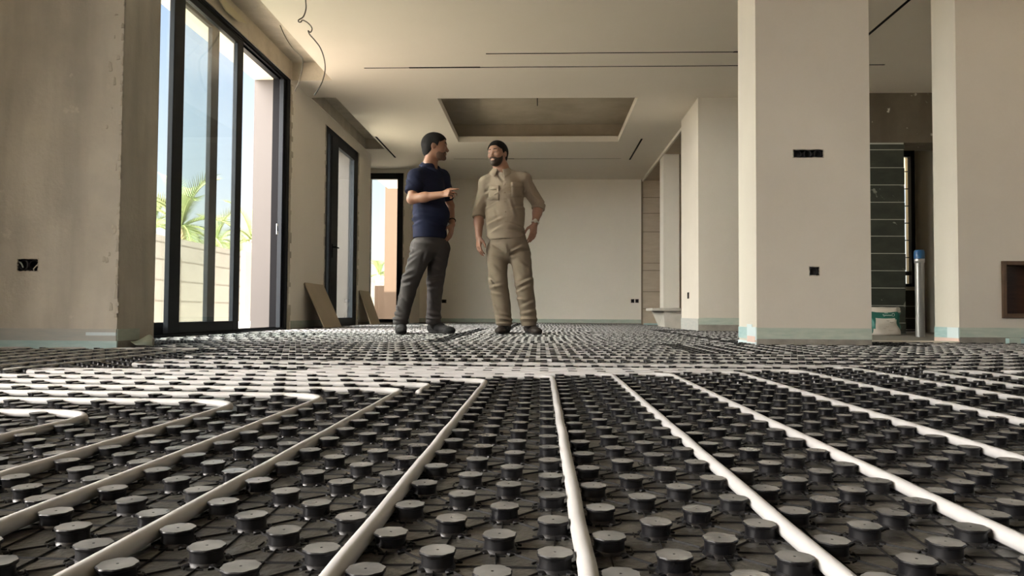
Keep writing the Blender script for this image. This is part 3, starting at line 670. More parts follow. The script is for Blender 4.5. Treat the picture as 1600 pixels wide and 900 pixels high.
def near_path(pts):
    keep = np.ones(len(pts), bool)
    for P in PATHS:
        lo, hi = P.min(0) - .03, P.max(0) + .03
        idx = np.nonzero(((pts > lo) & (pts < hi)).all(1))[0]
        if not len(idx): continue
        d = np.full(len(idx), 9.); q = pts[idx]
        for a, b in zip(P, P[1:]):
            ab = b - a; t = np.clip(((q - a) @ ab) / max(ab @ ab, 1e-9), 0, 1); d = np.minimum(d, np.linalg.norm(q - a - t[:, None] * ab, axis=1))
        keep[idx[d < .0205]] = False
    return keep
pts = []
for j in range(-12, int(14 / PYY)):
    y = KY + j * PYY
    for i in range(-80, 135):
        if (i + j) % 2: continue
        x = KX + i * PXX
        if y > 4.82:      # separate sheets laid at slightly different offsets
            bl = (int((y - 4.82) / (PYY * 9)), int((x + 20) // 1.14)); x += random.Random(bl[0] * 71 + bl[1] * 13).uniform(-.04, .04)
        if y < .12 or abs(x) > .86 * y + .35 or x > 4.4: continue
        if any(r[0] + .015 < x < r[1] - .015 and r[2] < y < r[3] for r in RECTS) and not (x < -2.16 and 3.75 < y < 4.22) \
           and not any(p[0] - .02 < x < p[1] + .02 and p[2] - .02 < y < p[3] + .02 for p in (PA, PB, PC)): pts.append((x, y))
pts = np.array(pts); pts = pts[near_path(pts)]
rot = RNG.integers(0, 4, len(pts)) * np.pi / 2 + RNG.normal(0, .05, len(pts))
def field(sel, lod, name, kind='stuff'):
    V, Q, cap = knob_arrays(lod); p = pts[sel]; a = rot[sel]; n = len(p)
    c, s = np.cos(a)[:, None], np.sin(a)[:, None]
    VV = np.empty((n, len(V), 3)); VV[:, :, 0] = V[None, :, 0] * c - V[None, :, 1] * s + p[:, 0:1]; VV[:, :, 1] = V[None, :, 0] * s + V[None, :, 1] * c + p[:, 1:2]; VV[:, :, 2] = V[None, :, 2]
    return VV.reshape(-1, 3), [(Q[None] + (np.arange(n) * len(V))[:, None, None]).reshape(-1, 4), (cap[None] + (np.arange(n) * len(V))[:, None, None]).reshape(-1, cap.shape[1])]
def np_mesh(name, V, Fs, m, parent, smooth=True):
    me = bpy.data.meshes.new(name); nl = sum(f.size for f in Fs); nf = sum(len(f) for f in Fs)
    me.vertices.add(len(V)); me.vertices.foreach_set('co', V.astype(np.float32).ravel()); me.loops.add(nl); me.polygons.add(nf)
    me.loops.foreach_set('vertex_index', np.concatenate([f.ravel() for f in Fs]).astype(np.int32))
    tot = np.concatenate([np.full(len(f), f.shape[1]) for f in Fs]); st = np.concatenate([[0], np.cumsum(tot)[:-1]])
    me.polygons.foreach_set('loop_start', st.astype(np.int32)); me.polygons.foreach_set('loop_total', tot.astype(np.int32))
    me.polygons.foreach_set('use_smooth', np.full(nf, smooth)); me.update(calc_edges=True); me.validate()
    me.materials.append(m); me.set_sharp_from_angle(angle=math.radians(38))
    o = bpy.data.objects.new(name, me); C.objects.link(o); o.parent = parent; return o
# the hundred nubs that show largest are parts of their own
hor = []
for i, (x, y) in enumerate(pts):
    d = R3.inverted() @ (Vector((x, y, SH + .015)) - CAM); px, py = CX + F * d.x / -d.z, CY - F * d.y / -d.z
    if -8 < px < 1608 and py < 905: hor.append((y, i))
hor.sort(); big = [i for _, i in hor[:100]]; bs = set(big)
V, Q, cap = knob_arrays(0)
kn = np_mesh('nub', V, [Q, cap], M['nub'], pan); kn.location = (*pts[big[0]], 0); kn.rotation_euler.z = rot[big[0]]
for i in big[1:]:
    c = kn.copy(); c.location = (*pts[i], 0); c.rotation_euler = (0, 0, rot[i]); c.parent = pan; C.objects.link(c)
rest = np.array([i not in bs for i in range(len(pts))]); yy = pts[:, 1]
Vs, Fs4, Fcap = [], [], []; off = 0
allF = []
for lo, hi, lod in ((-1, 2.2, 0), (2.2, 4.6, 1), (4.6, 99, 2)):
    v, f = field(rest & (yy >= lo) & (yy < hi), lod, ''); Vs.append(v); allF += [q + off for q in f]; off += len(v)
o = np_mesh('nub_field', np.concatenate(Vs), allF, M['nub'], pan); o['kind'] = 'stuff'
# raised ribs between the nubs
rr = random.Random(4); V = []; Fq = []
for (x, y) in pts[yy < 3.0]:
    for dx, dy in ((PXX, PYY), (PXX, -PYY), (2 * PXX, 0), (0, 2 * PYY)):
        if rr.random() < .12: continue
        a = np.array((x, y)); b = a + (dx, dy); d = b - a; L = np.linalg.norm(d); d /= L; nrm = np.array((-d[1], d[0])) * .0007; jit = nrm * rr.uniform(-4, 4)
        a2, b2 = a + d * .012 + jit, b - d * .012 - jit; k = len(V)
        for p, z in ((a2 - nrm, SH), (a2 + nrm, SH), (b2 + nrm, SH), (b2 - nrm, SH), (a2 - nrm * .5, SH + .0016), (a2 + nrm * .5, SH + .0016), (b2 + nrm * .5, SH + .0016), (b2 - nrm * .5, SH + .0016)): V.append((p[0], p[1], z))
        Fq += [[k + 4, k + 5, k + 6, k + 7], [k, k + 1, k + 5, k + 4], [k + 2, k + 3, k + 7, k + 6], [k + 1, k + 2, k + 6, k + 5], [k + 3, k, k + 4, k + 7]]
for (x, y) in pts[yy < 2.0]:        # ring of short ribs round each nub
    for q in range(8):
        if rr.random() < .35: continue
        a0 = (q + .1) * np.pi / 4 + .39; a1 = (q + .9) * np.pi / 4 + .39; k = len(V); r0, r1 = .0205, .0217
        for z in (SH, SH + .0014):
            for a, r in ((a0, r0), (a0, r1), (a1, r1), (a1, r0)): V.append((x + r * math.cos(a), y + r * math.sin(a), z))
        Fq += [[k + 4, k + 5, k + 6, k + 7], [k, k + 1, k + 5, k + 4], [k + 2, k + 3, k + 7, k + 6], [k + 1, k + 2, k + 6, k + 5], [k + 3, k, k + 4, k + 7]]
ribs = np_mesh('rib_pattern', np.array(V), [np.array(Fq)], M['rib'], pan, False); ribs['kind'] = 'stuff'
# pale threshold strip where the panel stops before the wet room
mb = MB()
a = 2.14; rr = random.Random(6)
mb.box(2.14, 3.02, 5.47, 5.56, 0, .028); mb.box(2.14, 2.7, 5.60, 5.66, 0, .02); mb.box(3.02, 3.02 + .01, 5.47, 5.5, 0, .02)
o = mb.build('threshold_strip', M['bagwhite']); bevel(o, .004); tag(o, 'pale strip across the floor between the two near right pillars', 'threshold strip')
# ------------------------------------------------------------------ people: signed distance shapes meshed with surface nets
class SDF:
    def __init__(s, lo, hi, h):
        s.lo = np.array(lo, np.float32); s.h = h; s.n = np.ceil((np.array(hi) - s.lo) / h).astype(int) + 1
        s.D = np.full(s.n, 9.0, np.float32)
    def region(s, lo, hi):
        a = np.clip(np.floor((np.array(lo) - s.lo) / s.h).astype(int), 0, s.n - 1); b = np.clip(np.ceil((np.array(hi) - s.lo) / s.h).astype(int) + 1, 1, s.n)
        sl = tuple(slice(i, j) for i, j in zip(a, b))
        ax = [s.lo[k] + s.h * np.arange(a[k], b[k], dtype=np.float32) for k in range(3)]
        return sl, np.stack(np.meshgrid(*ax, indexing='ij'), -1)
    def merge(s, sl, d, k, mode):
        A = s.D[sl]
        if mode == 'add':
            if k > 0: hh = np.maximum(k - np.abs(A - d), 0) / k; s.D[sl] = np.minimum(A, d) - hh * hh * k * .25
            else: s.D[sl] = np.minimum(A, d)
        elif mode == 'sub':
            d = -d
            if k > 0: hh = np.maximum(k - np.abs(A - d), 0) / k; s.D[sl] = np.maximum(A, d) + hh * hh * k * .25
            else: s.D[sl] = np.maximum(A, d)
    def cap(s, a, b, ra, rb=None, k=.02, axis=None, q=1.0, mode='add'):
        """tapered capsule a->b; along unit vector axis the section is scaled by q"""
        rb = ra if rb is None else rb; a, b = np.array(a, np.float32), np.array(b, np.float32); R = max(ra, rb) * max(q, 1) + k + s.h * 2
        sl, P = s.region(np.minimum(a, b) - R, np.maximum(a, b) + R)
        if 0 in s.D[sl].shape: return
        ab = b - a; t = np.clip(((P - a) @ ab) / max(float(ab @ ab), 1e-9), 0, 1); V = P - a - t[..., None] * ab
        r = ra + (rb - ra) * t
        if axis is not None:
            ax = np.array(axis, np.float32); ax /= np.linalg.norm(ax); c = V @ ax
            V = V + ax * (c * (1 / q - 1))[..., None]
            L = np.linalg.norm(V, axis=-1); g = np.sqrt(np.maximum(0, 1 - (c / q / np.maximum(L, 1e-6)) ** 2 * (1 - 1 / q ** 2)))
            d = (L - r) / np.maximum(g, .3) if q < 1 else (L - r) * 1.0
        else: d = np.linalg.norm(V, axis=-1) - r
        s.merge(sl, d.astype(np.float32), k, mode)
    def capcut(s, a, b, ra, rb, p, n, k=.03):
        a, b = np.array(a, np.float32), np.array(b, np.float32); R = max(ra, rb) + k + s.h * 2
        sl, P = s.region(np.minimum(a, b) - R, np.maximum(a, b) + R); ab = b - a; t = np.clip(((P - a) @ ab) / float(ab @ ab), 0, 1)
        d = np.linalg.norm(P - a - t[..., None] * ab, axis=-1) - (ra + (rb - ra) * t); n = np.array(n, np.float32); n /= np.linalg.norm(n)
        s.merge(sl, np.maximum(d, (P - np.array(p, np.float32)) @ n).astype(np.float32), k, 'add')
    def fold(s, p, q, amp, sig, front=True):
        """crease of the cloth along p->q (seen square on): a ridge with a groove under it"""
        p, q = np.array(p, np.float32), np.array(q, np.float32); R = sig * 4
        lo = np.minimum(p, q) - [R, .35, R]; hi = np.maximum(p, q) + [R, .35 if not front else max(0.02, 0.0), R]
        sl, P = s.region(lo, hi); D = s.D[sl]
        d2 = (q - p)[[0, 2]]; L = max(float(np.linalg.norm(d2)), 1e-5); e = d2 / L; r = P[..., [0, 2]] - p[[0, 2]]
        u = r @ e; v = r @ np.array([-e[1], e[0]], np.float32); w = np.exp(-np.maximum(0, np.maximum(-u, u - L)) ** 2 / (sig * 1.2) ** 2) * (.35 + .65 * np.sin(np.pi * np.clip(u / L, 0, 1)))
        g = w * (np.exp(-(v / sig) ** 2) - .8 * np.exp(-((v - 1.5 * sig * np.sign(e[0] + 1e-6)) / sig) ** 2))
        s.D[sl] = D - (amp * g * (np.abs(D) < .03)).astype(np.float32)
    def ell(s, c, r, B=None, k=.02, mode='add'):
        """ellipsoid; B rows are its axes"""
        c = np.array(c, np.float32); r = np.array(r, np.float32); B = np.eye(3, dtype=np.float32) if B is None else np.array(B, np.float32)
        R = r.max() + k + s.h * 2; sl, P = s.region(c - R, c + R)
        if 0 in s.D[sl].shape: return
        q = (P - c) @ B.T; k0 = np.linalg.norm(q / r, axis=-1); k1 = np.linalg.norm(q / r ** 2, axis=-1)
        s.merge(sl, (k0 * (k0 - 1) / np.maximum(k1, 1e-6)).astype(np.float32), k, mode)
    def plane(s, p, n, lo, hi, k=.004):
        """keep only the side n points away from, inside the box lo..hi"""
        sl, P = s.region(lo, hi); n = np.array(n, np.float32); n /= np.linalg.norm(n)
        d = (P - np.array(p, np.float32)) @ n; s.D[sl] = np.maximum(s.D[sl], d)
    def wrinkle(s, amp, f, seed, aniso=(1, 1, 1.6)):
        r = np.random.default_rng(seed); sl, P = s.region(s.lo, s.lo + s.n * s.h)
        Q = P * np.array(aniso, np.float32) * f; near = np.abs(s.D) < .05
        q = Q[near]; w = np.zeros(len(q), np.float32)
        for i in range(9):
            d = r.normal(size=3); d /= np.linalg.norm(d); d2 = r.normal(size=3)
            ph = q @ d * (1 + i * .35) + 1.6 * np.sin(q @ d2 * .6 + r.uniform(0, 6)) + r.uniform(0, 6)
            w += (1 - 2 * np.abs(np.sin(ph * .5)) ** .8) / (1 + i * .5)
        s.D[near] += w * amp / 2.2
    def mesh(s, name, mats, parent, smooth=2):
        D = s.D; I = D < 0
        ns = np.array(D.shape); act = np.zeros(ns - 1, bool); cnt = None
        c = [I[dx:ns[0] - 1 + dx, dy:ns[1] - 1 + dy, dz:ns[2] - 1 + dz] for dx in (0, 1) for dy in (0, 1) for dz in (0, 1)]
        a = c[0].copy(); o = c[0].copy()
        for q in c[1:]: a &= q; o |= q
        act = o & ~a; idx = np.argwhere(act); vid = np.full(act.shape, -1, np.int32); vid[act] = np.arange(len(idx))
        S = np.zeros((len(idx), 3)); N = np.zeros(len(idx)); cor = [np.array(q) for q in ((0, 0, 0), (0, 0, 1), (0, 1, 0), (0, 1, 1), (1, 0, 0), (1, 0, 1), (1, 1, 0), (1, 1, 1))]
        val = [D[tuple((idx + q).T)] for q in cor]
        for i in range(8):
            for j in range(i + 1, 8):
                if np.abs(cor[i] - cor[j]).sum() != 1: continue
                m = (val[i] < 0) != (val[j] < 0); t = np.where(m, val[i] / np.where(m, val[i] - val[j], 1), 0)
                S += (cor[i] + (cor[j] - cor[i]) * t[:, None]) * m[:, None]; N += m
        V = (idx + S / N[:, None]) * s.h + s.lo
        Fq = []
        for ax in range(3):
            u, v = [(1, 2), (2, 0), (0, 1)][ax]; e = [0, 0, 0]; e[ax] = 1
            A = I[tuple(slice(0, ns[k] - e[k]) for k in range(3))]; B_ = I[tuple(slice(e[k], ns[k]) for k in range(3))]
            E = np.argwhere(A != B_)
            E = E[(E[:, u] > 0) & (E[:, v] > 0) & (E[:, u] < ns[u] - 1) & (E[:, v] < ns[v] - 1)]
            fl = A[tuple(E.T)]
            def g(du, dv):
                q = E.copy(); q[:, u] -= du; q[:, v] -= dv; return vid[tuple(q.T)]
            F4 = np.stack([g(1, 1), g(0, 1), g(0, 0), g(1, 0)], 1); F4[~fl] = F4[~fl][:, ::-1]; Fq.append(F4)
        Fq = np.concatenate(Fq); Fq = Fq[(Fq >= 0).all(1)]
        for _ in range(smooth):
            A = np.zeros_like(V); n = np.zeros(len(V))
            for i in range(4):
                j = (i + 1) % 4; np.add.at(A, Fq[:, i], V[Fq[:, j]]); np.add.at(n, Fq[:, i], 1); np.add.at(A, Fq[:, j], V[Fq[:, i]]); np.add.at(n, Fq[:, j], 1)
            V = V * .5 + .5 * A / np.maximum(n, 1)[:, None]
        me = bpy.data.meshes.new(name); me.vertices.add(len(V)); me.loops.add(Fq.size); me.polygons.add(len(Fq))
        base = np.zeros(3); q_ = parent
        while q_ is not None: base = base + np.array(q_.location); q_ = q_.parent
        me.vertices.foreach_set('co', (V - base).astype(np.float32).ravel()); me.loops.foreach_set('vertex_index', Fq.astype(np.int32).ravel())
        me.polygons.foreach_set('loop_start', (np.arange(len(Fq)) * 4).astype(np.int32)); me.polygons.foreach_set('loop_total', np.full(len(Fq), 4, np.int32))
        me.polygons.foreach_set('use_smooth', np.full(len(Fq), True)); me.update(calc_edges=True); me.validate()
        for m in (mats if isinstance(mats, list) else [mats]): me.materials.append(m)
        o = bpy.data.objects.new(name, me); C.objects.link(o); o.parent = parent; return o

def skin_mat(name, col, col2):
    m = mat(name, col, 0.5, noise=.3, nscale=10, col2=col2); b = m.node_tree.nodes['Principled BSDF']
    b.inputs['Subsurface Weight'].default_value = 0.06; b.inputs['Subsurface Radius'].default_value = (.02, .008, .004); return m
M['skin1'] = skin_mat('skin_warm', (0.22, 0.105, 0.062), (0.26, 0.128, 0.077))
M['skin2'] = skin_mat('skin_tan', (0.235, 0.118, 0.076), (0.28, 0.145, 0.094))
M['hair'] = mat('black_hair', (0.004, 0.0035, 0.0035), 0.8, spec=.15, noise=.3, nscale=60, col2=(0.010, 0.008, 0.007), bump=.3, bscale=200)
M['stubble'] = mat('short_stubble', (0.075, 0.040, 0.026), 0.7, noise=.2, nscale=120, col2=(0.12, 0.062, 0.040), bump=.2, bscale=300)
M['beard'] = mat('dark_beard', (0.022, 0.014, 0.010), 0.75, noise=.2, nscale=150, col2=(0.06, 0.035, 0.022), bump=.4, bscale=300)
def cloth(name, c1, c2, b=.10):
    return mat(name, c1, .85, spec=.2, noise=.3, nscale=7, col2=c2, bump=b, bscale=220)
M['navy'] = cloth('navy_pique', (0.005, 0.007, 0.022), (0.007, 0.010, 0.030)); M['greytrouser'] = cloth('grey_canvas', (0.040, 0.036, 0.036), (0.056, 0.050, 0.048))
M['tanshirt'] = cloth('tan_shirt_cotton', (0.215, 0.170, 0.124), (0.25, 0.20, 0.148)); M['tantrouser'] = cloth('tan_trouser_cotton', (0.155, 0.122, 0.088), (0.182, 0.145, 0.106))
M['shoe_grey'] = mat('grey_suede', (0.014, 0.0135, 0.014), .85, spec=.2, noise=.3, nscale=20, col2=(0.024, 0.023, 0.023)); M['shoe_brown'] = mat('brown_leather', (0.016, 0.011, 0.009), .6, spec=.3, noise=.3, nscale=20, col2=(0.030, 0.021, 0.016))
M['sole'] = mat('rubber_sole', (0.018, 0.017, 0.016), .8); M['lip'] = mat('lips', (0.30, 0.12, 0.085), .5); M['eye'] = mat('eyes', (0.20, 0.18, 0.16), .3); M['iris'] = mat('iris', (0.01, 0.007, 0.005), .2)
M['button'] = mat('shirt_button', (0.20, 0.14, 0.09), .4); M['watch'] = mat('watch_metal', (0.60, 0.57, 0.50), .3, metal=.5)

def unit(v): v = np.array(v, float); return v / np.linalg.norm(v)
class Frame:      # head frame: forward f, up u, side s (to the person's left)
    def __init__(s, c, f, u, sc=1.0):
        s.c = np.array(c, float); s.f = unit(f); u = np.array(u, float); s.u = unit(u - s.f * (u @ s.f)); s.s = np.cross(s.u, s.f); s.k = sc
    def p(s, f, side, u): return s.c + s.k * (s.f * f + s.s * side + s.u * u)
    def B(s): return np.stack([s.f, s.s, s.u])
    def loc(s, P): return ((P - s.c) @ s.B().T) / s.k
def head(g, H, neck0, neckr, jaw=1.0):
    B, k = H.B(), H.k
    E = lambda f, sd, u, r, kk=.02, mode='add': g.ell(H.p(f, sd, u), np.array(r) * k, B, kk, mode)
    E(-.012, 0, .022, (.098, .076, .092), .0); E(.028, 0, .012, (.066, .064, .080), .03); E(.030, 0, -.045, (.056, .056 * jaw, .062), .03)
    E(.045, 0, -.082, (.040, .038 * jaw, .028), .02); E(.080, 0, -.097, (.016, .020, .016), .02)
    for q in (-1, 1):
        E(.058, q * .040, -.022, (.028, .022, .020), .02)
        g.cap(H.p(.086, q * .010, .020), H.p(.074, q * .044, .022), .009 * k, .007 * k, .012)
        E(.093, q * .031, .002, (.012, .017, .010), .010, 'sub')
        E(.0785, q * .031, .001, (.0125, .0135, .0115), .003); g.cap(H.p(.0885, q * .021, .0075), H.p(.0865, q * .041, .0070), .0042 * k, None, .003); g.cap(H.p(.0875, q * .023, -.0075), H.p(.0855, q * .039, -.0070), .0030 * k, None, .003)
    g.cap(H.p(.088, 0, .008), H.p(.108, 0, -.026), .0075 * k, .0095 * k, .010); E(.111, 0, -.031, (.009, .011, .0085), .006)
    for q in (-1, 1): E(.103, q * .013, -.036, (.009, .007, .007), .006)
    g.cap(H.p(.091, -.018, -.059), H.p(.091, .018, -.059), .0052 * k, .0052 * k, .006); g.cap(H.p(.0945, -.008, -.058), H.p(.0945, .008, -.058), .005 * k, None, .006)
    g.cap(H.p(.0905, -.015, -.069), H.p(.0905, .015, -.069), .0060 * k, .0060 * k, .006)
    E(.106, 0, -.0638, (.010, .022, .0016), .003, 'sub')
    for q in (-1, 1):
        g.ell(H.p(-.006, q * .079, -.006), np.array((.018, .006, .031)) * k, np.stack([unit(H.f + q * H.s * -.35), unit(H.s + q * H.f * .35), H.u]), .006)
        g.ell(H.p(-.002, q * .088, -.004), np.array((.010, .005, .019)) * k, B, .004, 'sub')
    g.cap(H.p(-.028, 0, -.045), neck0, neckr * .93, neckr, .03)
def hairshape(lo, hi, h, H, hl_f, hl_u, thick=.012):
    g = SDF(lo, hi, h); B, k = H.B(), H.k
    g.ell(H.p(-.014, 0, .024), np.array((.100 + thick, .078 + thick * .7, .092 + thick)) * k, B, 0); g.ell(H.p(.026, 0, .016), np.array((.066 + thick, .065 + thick * .5, .082 + thick * .9)) * k, B, .03)
    g.ell(H.p(-.05, 0, -.045), np.array((.056, .054, .05)) * k, B, .03)
    sl, P = g.region(g.lo, g.lo + g.n * g.h); Q = H.loc(P); lim = np.interp(Q[..., 0] - .25 * np.maximum(0, np.abs(Q[..., 1]) - .03) * 0, hl_f, hl_u)
    side = np.abs(Q[..., 1]); lim = lim + np.where(Q[..., 0] > .045, -.02 * np.clip((side - .03) / .03, 0, 1), 0)
    e1 = lim - Q[..., 2]
    ear = .026 - np.sqrt((Q[..., 0] + .004) ** 2 + (Q[..., 2] + .010) ** 2); ear = np.where(side > .05, ear, -1)
    # smooth blend at the rim so that the hair thins onto the skin
    g.D = np.maximum(g.D, (e1 * .8 * k).astype(np.float32)); g.D = np.maximum(g.D, (ear * k).astype(np.float32)); return g
def beardshape(lo, hi, h, H, thick, jaw=1.0, lim_f=(-.02, .0, .02, .05, .075, .09, .12), lim_u=(-.03, .015, .0, -.052, -.052, -.045, -.045)):
    g = SDF(lo, hi, h); B, k = H.B(), H.k; t = thick
    g.ell(H.p(.028, 0, .012), np.array((.066 + t, .064 + t, .080)) * k, B, 0); g.ell(H.p(.030, 0, -.045), np.array((.056 + t, .056 * jaw + t, .062 + t)) * k, B, .03)
    g.ell(H.p(.045, 0, -.082), np.array((.040 + t, .038 * jaw + t, .028 + t)) * k, B, .02); g.ell(H.p(.080, 0, -.097), np.array((.016 + t, .020 + t, .016 + t)) * k, B, .02)
    g.cap(H.p(.090, -.024, -.050), H.p(.090, .024, -.050), (.004 + t) * k, None, .006)
    sl, P = g.region(g.lo, g.lo + g.n * g.h); Q = H.loc(P)
    e = Q[..., 2] - np.interp(Q[..., 0], lim_f, lim_u); g.D = np.maximum(g.D, (e * .8 * k).astype(np.float32))
    g.ell(H.p(.104, 0, -.0645), np.array((.020, .017, .0062)) * k, B, .003, 'sub')
    g.D = np.maximum(g.D, ((.004 - Q[..., 0]) * k).astype(np.float32)); return g
def eyes(H, parent, look=0.0):
    k = H.k
    for q in (-1, 1):
        for nm, r, o, m in (('eye', .0102, 0, M['eye']), ('iris', .0060, .0054, M['iris'])):
            mb = MB(); c = H.p(.0815 + o, q * .031 + (look * .003 if o else 0), .0015) - np.array(parent.location)
            mb.lathe([(r * k * math.sin(a), -r * k * math.cos(a)) for a in np.linspace(.01, math.pi - .01, 9)], 12, 0, tuple(c)); mb.build(nm, m, parent)
        mb = MB(); P = [H.p(.0955 - .010 * t * t * 1.6, q * (.012 + .034 * t), .0265 + .005 * math.sin(t * 3)) - np.array(parent.location) for t in (0, .25, .5, .75, 1)]
        mb.tube(P, .004, 6, 0, True, [.0035, .0042, .0042, .0034, .0018]); mb.build('eyebrow', M['hair'], parent)

def hand(g, w, d, n, side, curl, spread=.1, thumb=(.3, .6), sc=1.0, rel=None):
    """w wrist point, d direction of the hand, n palm normal (palm side), side: +1 thumb towards cross(d,n)"""
    d = unit(d); n = unit(np.array(n, float) - d * (np.array(n, float) @ d)); t = np.cross(d, n) * side
    P = lambda a, b, c: np.array(w) + sc * (d * a + t * b + n * c)
    for b, a1 in ((.027, .086), (.009, .090), (-.009, .086), (-.026, .078)):
        g.cap(P(.010, b * .55, 0), P(a1, b, -.002), .0145 * sc, .0112 * sc, .010)
    g.ell(P(.045, .020, .008), np.array((.034, .018, .014)) * sc, np.stack([d, t, n]), .01)
    L = ((.042, .026, .020), (.046, .030, .021), (.043, .028, .021), (.034, .021, .018))
    tips = []
    for i, (b, a1) in enumerate(((.028, .086), (.0095, .091), (-.0095, .087), (-.0275, .078))):
        cu = curl[i] if hasattr(curl, '__len__') else curl; p = P(a1, b, -.002); ang = 0; fan = (1.5 - i) * spread
        dd0 = unit(d + t * fan)
        for j, l in enumerate(L[i]):
            ang += cu * (.9, 1.1, .7)[j]; q = p + sc * l * (dd0 * math.cos(ang) + n * math.sin(ang)); r0, r1 = (.0092, .0086, .0078, .0068)[j:j + 2]
            g.cap(p, q, r0 * sc, r1 * sc, .0035); p = q
        tips.append(p)
    p0 = P(.022, .026, .006); p1 = P(.052, .046 + .01 * thumb[0], .010 + .02 * thumb[1]); p2 = P(.080, .054 + .012 * thumb[0], .014 + .035 * thumb[1]); p3 = P(.102, .052 + .012 * thumb[0], .016 + .045 * thumb[1])
    g.cap(p0, p1, .0135 * sc, .0115 * sc, .008); g.cap(p1, p2, .0110 * sc, .0100 * sc, .004); g.cap(p2, p3, .0098 * sc, .0078 * sc, .004)
def shoe(parent, heel, toe, m, name='shoe', hgt=.075, w=.044):
    """heel and toe are floor points (outer ends of the sole)"""
    heel, toe = np.array(heel, float), np.array(toe, float); d = unit(toe - heel); L = np.linalg.norm(toe - heel); sd = np.cross([0, 0, 1], d); z = np.array([0, 0, 1.])
    lo = np.minimum(heel, toe) - .09; hi = np.maximum(heel, toe) + .09; lo[2] = heel[2] - .02; hi[2] = heel[2] + .17
    P = lambda a, b, c: heel + d * (a * L) + sd * b + z * c
    g = SDF(lo, hi, .0035)
    g.cap(P(.15, 0, .045), P(.45, 0, .050), .036, .040, .02); g.cap(P(.45, 0, .045), P(.80, .003, .028), .040, .036, .03, sd, 1.12); g.ell(P(.80, .003, .030), (.050, .045, .026), np.stack([d, sd, z]), .02)
    g.cap(P(.15, 0, .04), P(.2, 0, .105), .036, .038, .02); g.cap(P(.45, 0, .055), P(.30, 0, .098), .033, .036, .03)
    g.plane(P(0, 0, .016), (0, 0, -1), lo, hi); g.wrinkle(.0018, 90, 3); up = g.mesh(name, m, parent, 1)
    g = SDF(lo, hi, .0035); g.cap(P(.17, 0, .03), P(.45, 0, .03), .038, .037, .02); g.cap(P(.45, 0, .03), P(.80, .003, .03), .037, .046, .02)
    g.plane(P(0, 0, .021), (0, 0, 1), lo, hi); g.plane(P(0, 0, .0), (0, 0, -1), lo, hi); s = g.mesh('sole', M['sole'], up, 0); s.location = -np.array(parent.location) * 0
    for i in range(4):
        mbl = MB(); a = 0
        a = .40 + .07 * i; q = [P(a, b, .092 - .013 * i - 1.2 * b * b * 10) - np.array(parent.location) for b in (-.02, -.01, 0, .01, .02)]; mbl.tube(q, .0022, 5); mbl.build('lace', M['sole'], up)
    return up

ZF = .0215
def collar(nb, fwd, parent, m, r0=.066, back=.040, front=-.012, drop=.078, gap=22, pt=12):
    nb = np.array(nb, float); f = unit(np.array([fwd[0], fwd[1], 0])); sd = np.cross([0, 0, 1], f); z = np.array([0, 0, 1.]); o = np.array(parent.location if parent.parent is None else parent.parent.location)
    rows = []; n = 34
    for i in range(n + 1):
        th = math.radians(-(180 - gap) + 2 * (180 - gap) * i / n)      # 0 = nape
        c = math.cos(th); a = abs(th) / math.radians(180 - gap); dirv = -f * c + sd * math.sin(th)
        top = front + (back - front) * (1 + c) / 2; pk = max(0, (a - .62) / .38) ** 1.6
        rr = [(r0 - .003, top - .030), (r0, top - .002), (r0 + .005, top + .003), (r0 + .016, top - .012 - .010 * pk), (r0 + .032 + .010 * pk, top - .028 - (drop - .05) * pk), (r0 + .040 + .020 * pk, top - .036 - drop * pk * .62)]
        rows.append([nb + dirv * q + z * h + f * (.012 * pk if k_ > 3 else 0) + sd * math.sin(th) * (.010 * pk if k_ > 3 else 0) for k_, (q, h) in enumerate(rr)])
    mb = MB()
    for i in range(n):
        for j in range(5): mb.face([rows[i][j] - o, rows[i + 1][j] - o, rows[i + 1][j + 1] - o, rows[i][j + 1] - o], 0, True)
    c = mb.build('collar', m, parent, merge=True); q = c.modifiers.new('s', 'SOLIDIFY'); q.thickness = .0045; q.offset = 0; u = c.modifiers.new('u', 'SUBSURF'); u.levels = u.render_levels = 1
    return c
# ============================ man in navy polo
Dm = 6.75
J = lambda x, y, dy=0.0: np.array(PY(x, y, Dm + dy))
f0 = PZ(668, 521.5, ZF)
man = empty('person', (J(672, 500).tolist()[0], Dm, ZF)); tag(man, 'person in a navy polo shirt and grey trousers, gesturing with a raised hand', 'person')
lo, hi = [-1.42, Dm - .50, .0], [-.62, Dm + .45, 1.95]
Hd = Frame(J(680.0, 229.5, 0.0), (1, .03, -.03), (-.03, 0, 1), 1.08)
g = SDF(lo, hi, .0042)
nb = J(672.5, 258.5, 0.0)
head(g, Hd, nb + np.array([-.005, 0, .0]), .058, 1.0)
Rs, Re, Rw = J(649.5, 277, -.145), J(643.5, 311, -.21), J(690.5, 304, -.30)
Ls, Le, Lw = J(690, 277, .13), J(703, 322, .20), J(706.8, 351, .06)
ch, pe = J(669, 296, 0), J(672.5, 368, 0)
sh_ax = unit(Rs - Ls)
fwd = unit(np.cross([0, 0, 1], sh_ax)); fwd = fwd if fwd[0] > 0 else -fwd
g.cap(nb, ch, .07, .12, .04, fwd, .75); g.cap(ch, pe, .13, .13, .05, fwd, .75); g.cap(Rs, Ls, .055, None, .04)
g.cap(Rs, Re, .052, .043, .02); g.cap(Re, Re + (Rw - Re) * .45, .045, .043, .02); g.cap(Re + (Rw - Re) * .4, Rw, .043, .029, .02, (0, 1, 0), .9)
g.cap(Ls, Le, .050, .042, .02); g.cap(Le, Lw, .041, .027, .02)
hd = unit(J(705, 300.8, -.34) - Rw); hand(g, Rw - hd * .006, hd, (.05, .93, -.35), 1, (.16, .75, .95, 1.05), .05, (.5, .4), .95)
hand(g, Lw, unit(J(703.5, 368, .03) - Lw), (-.9, .3, 0), -1, .25, .02)
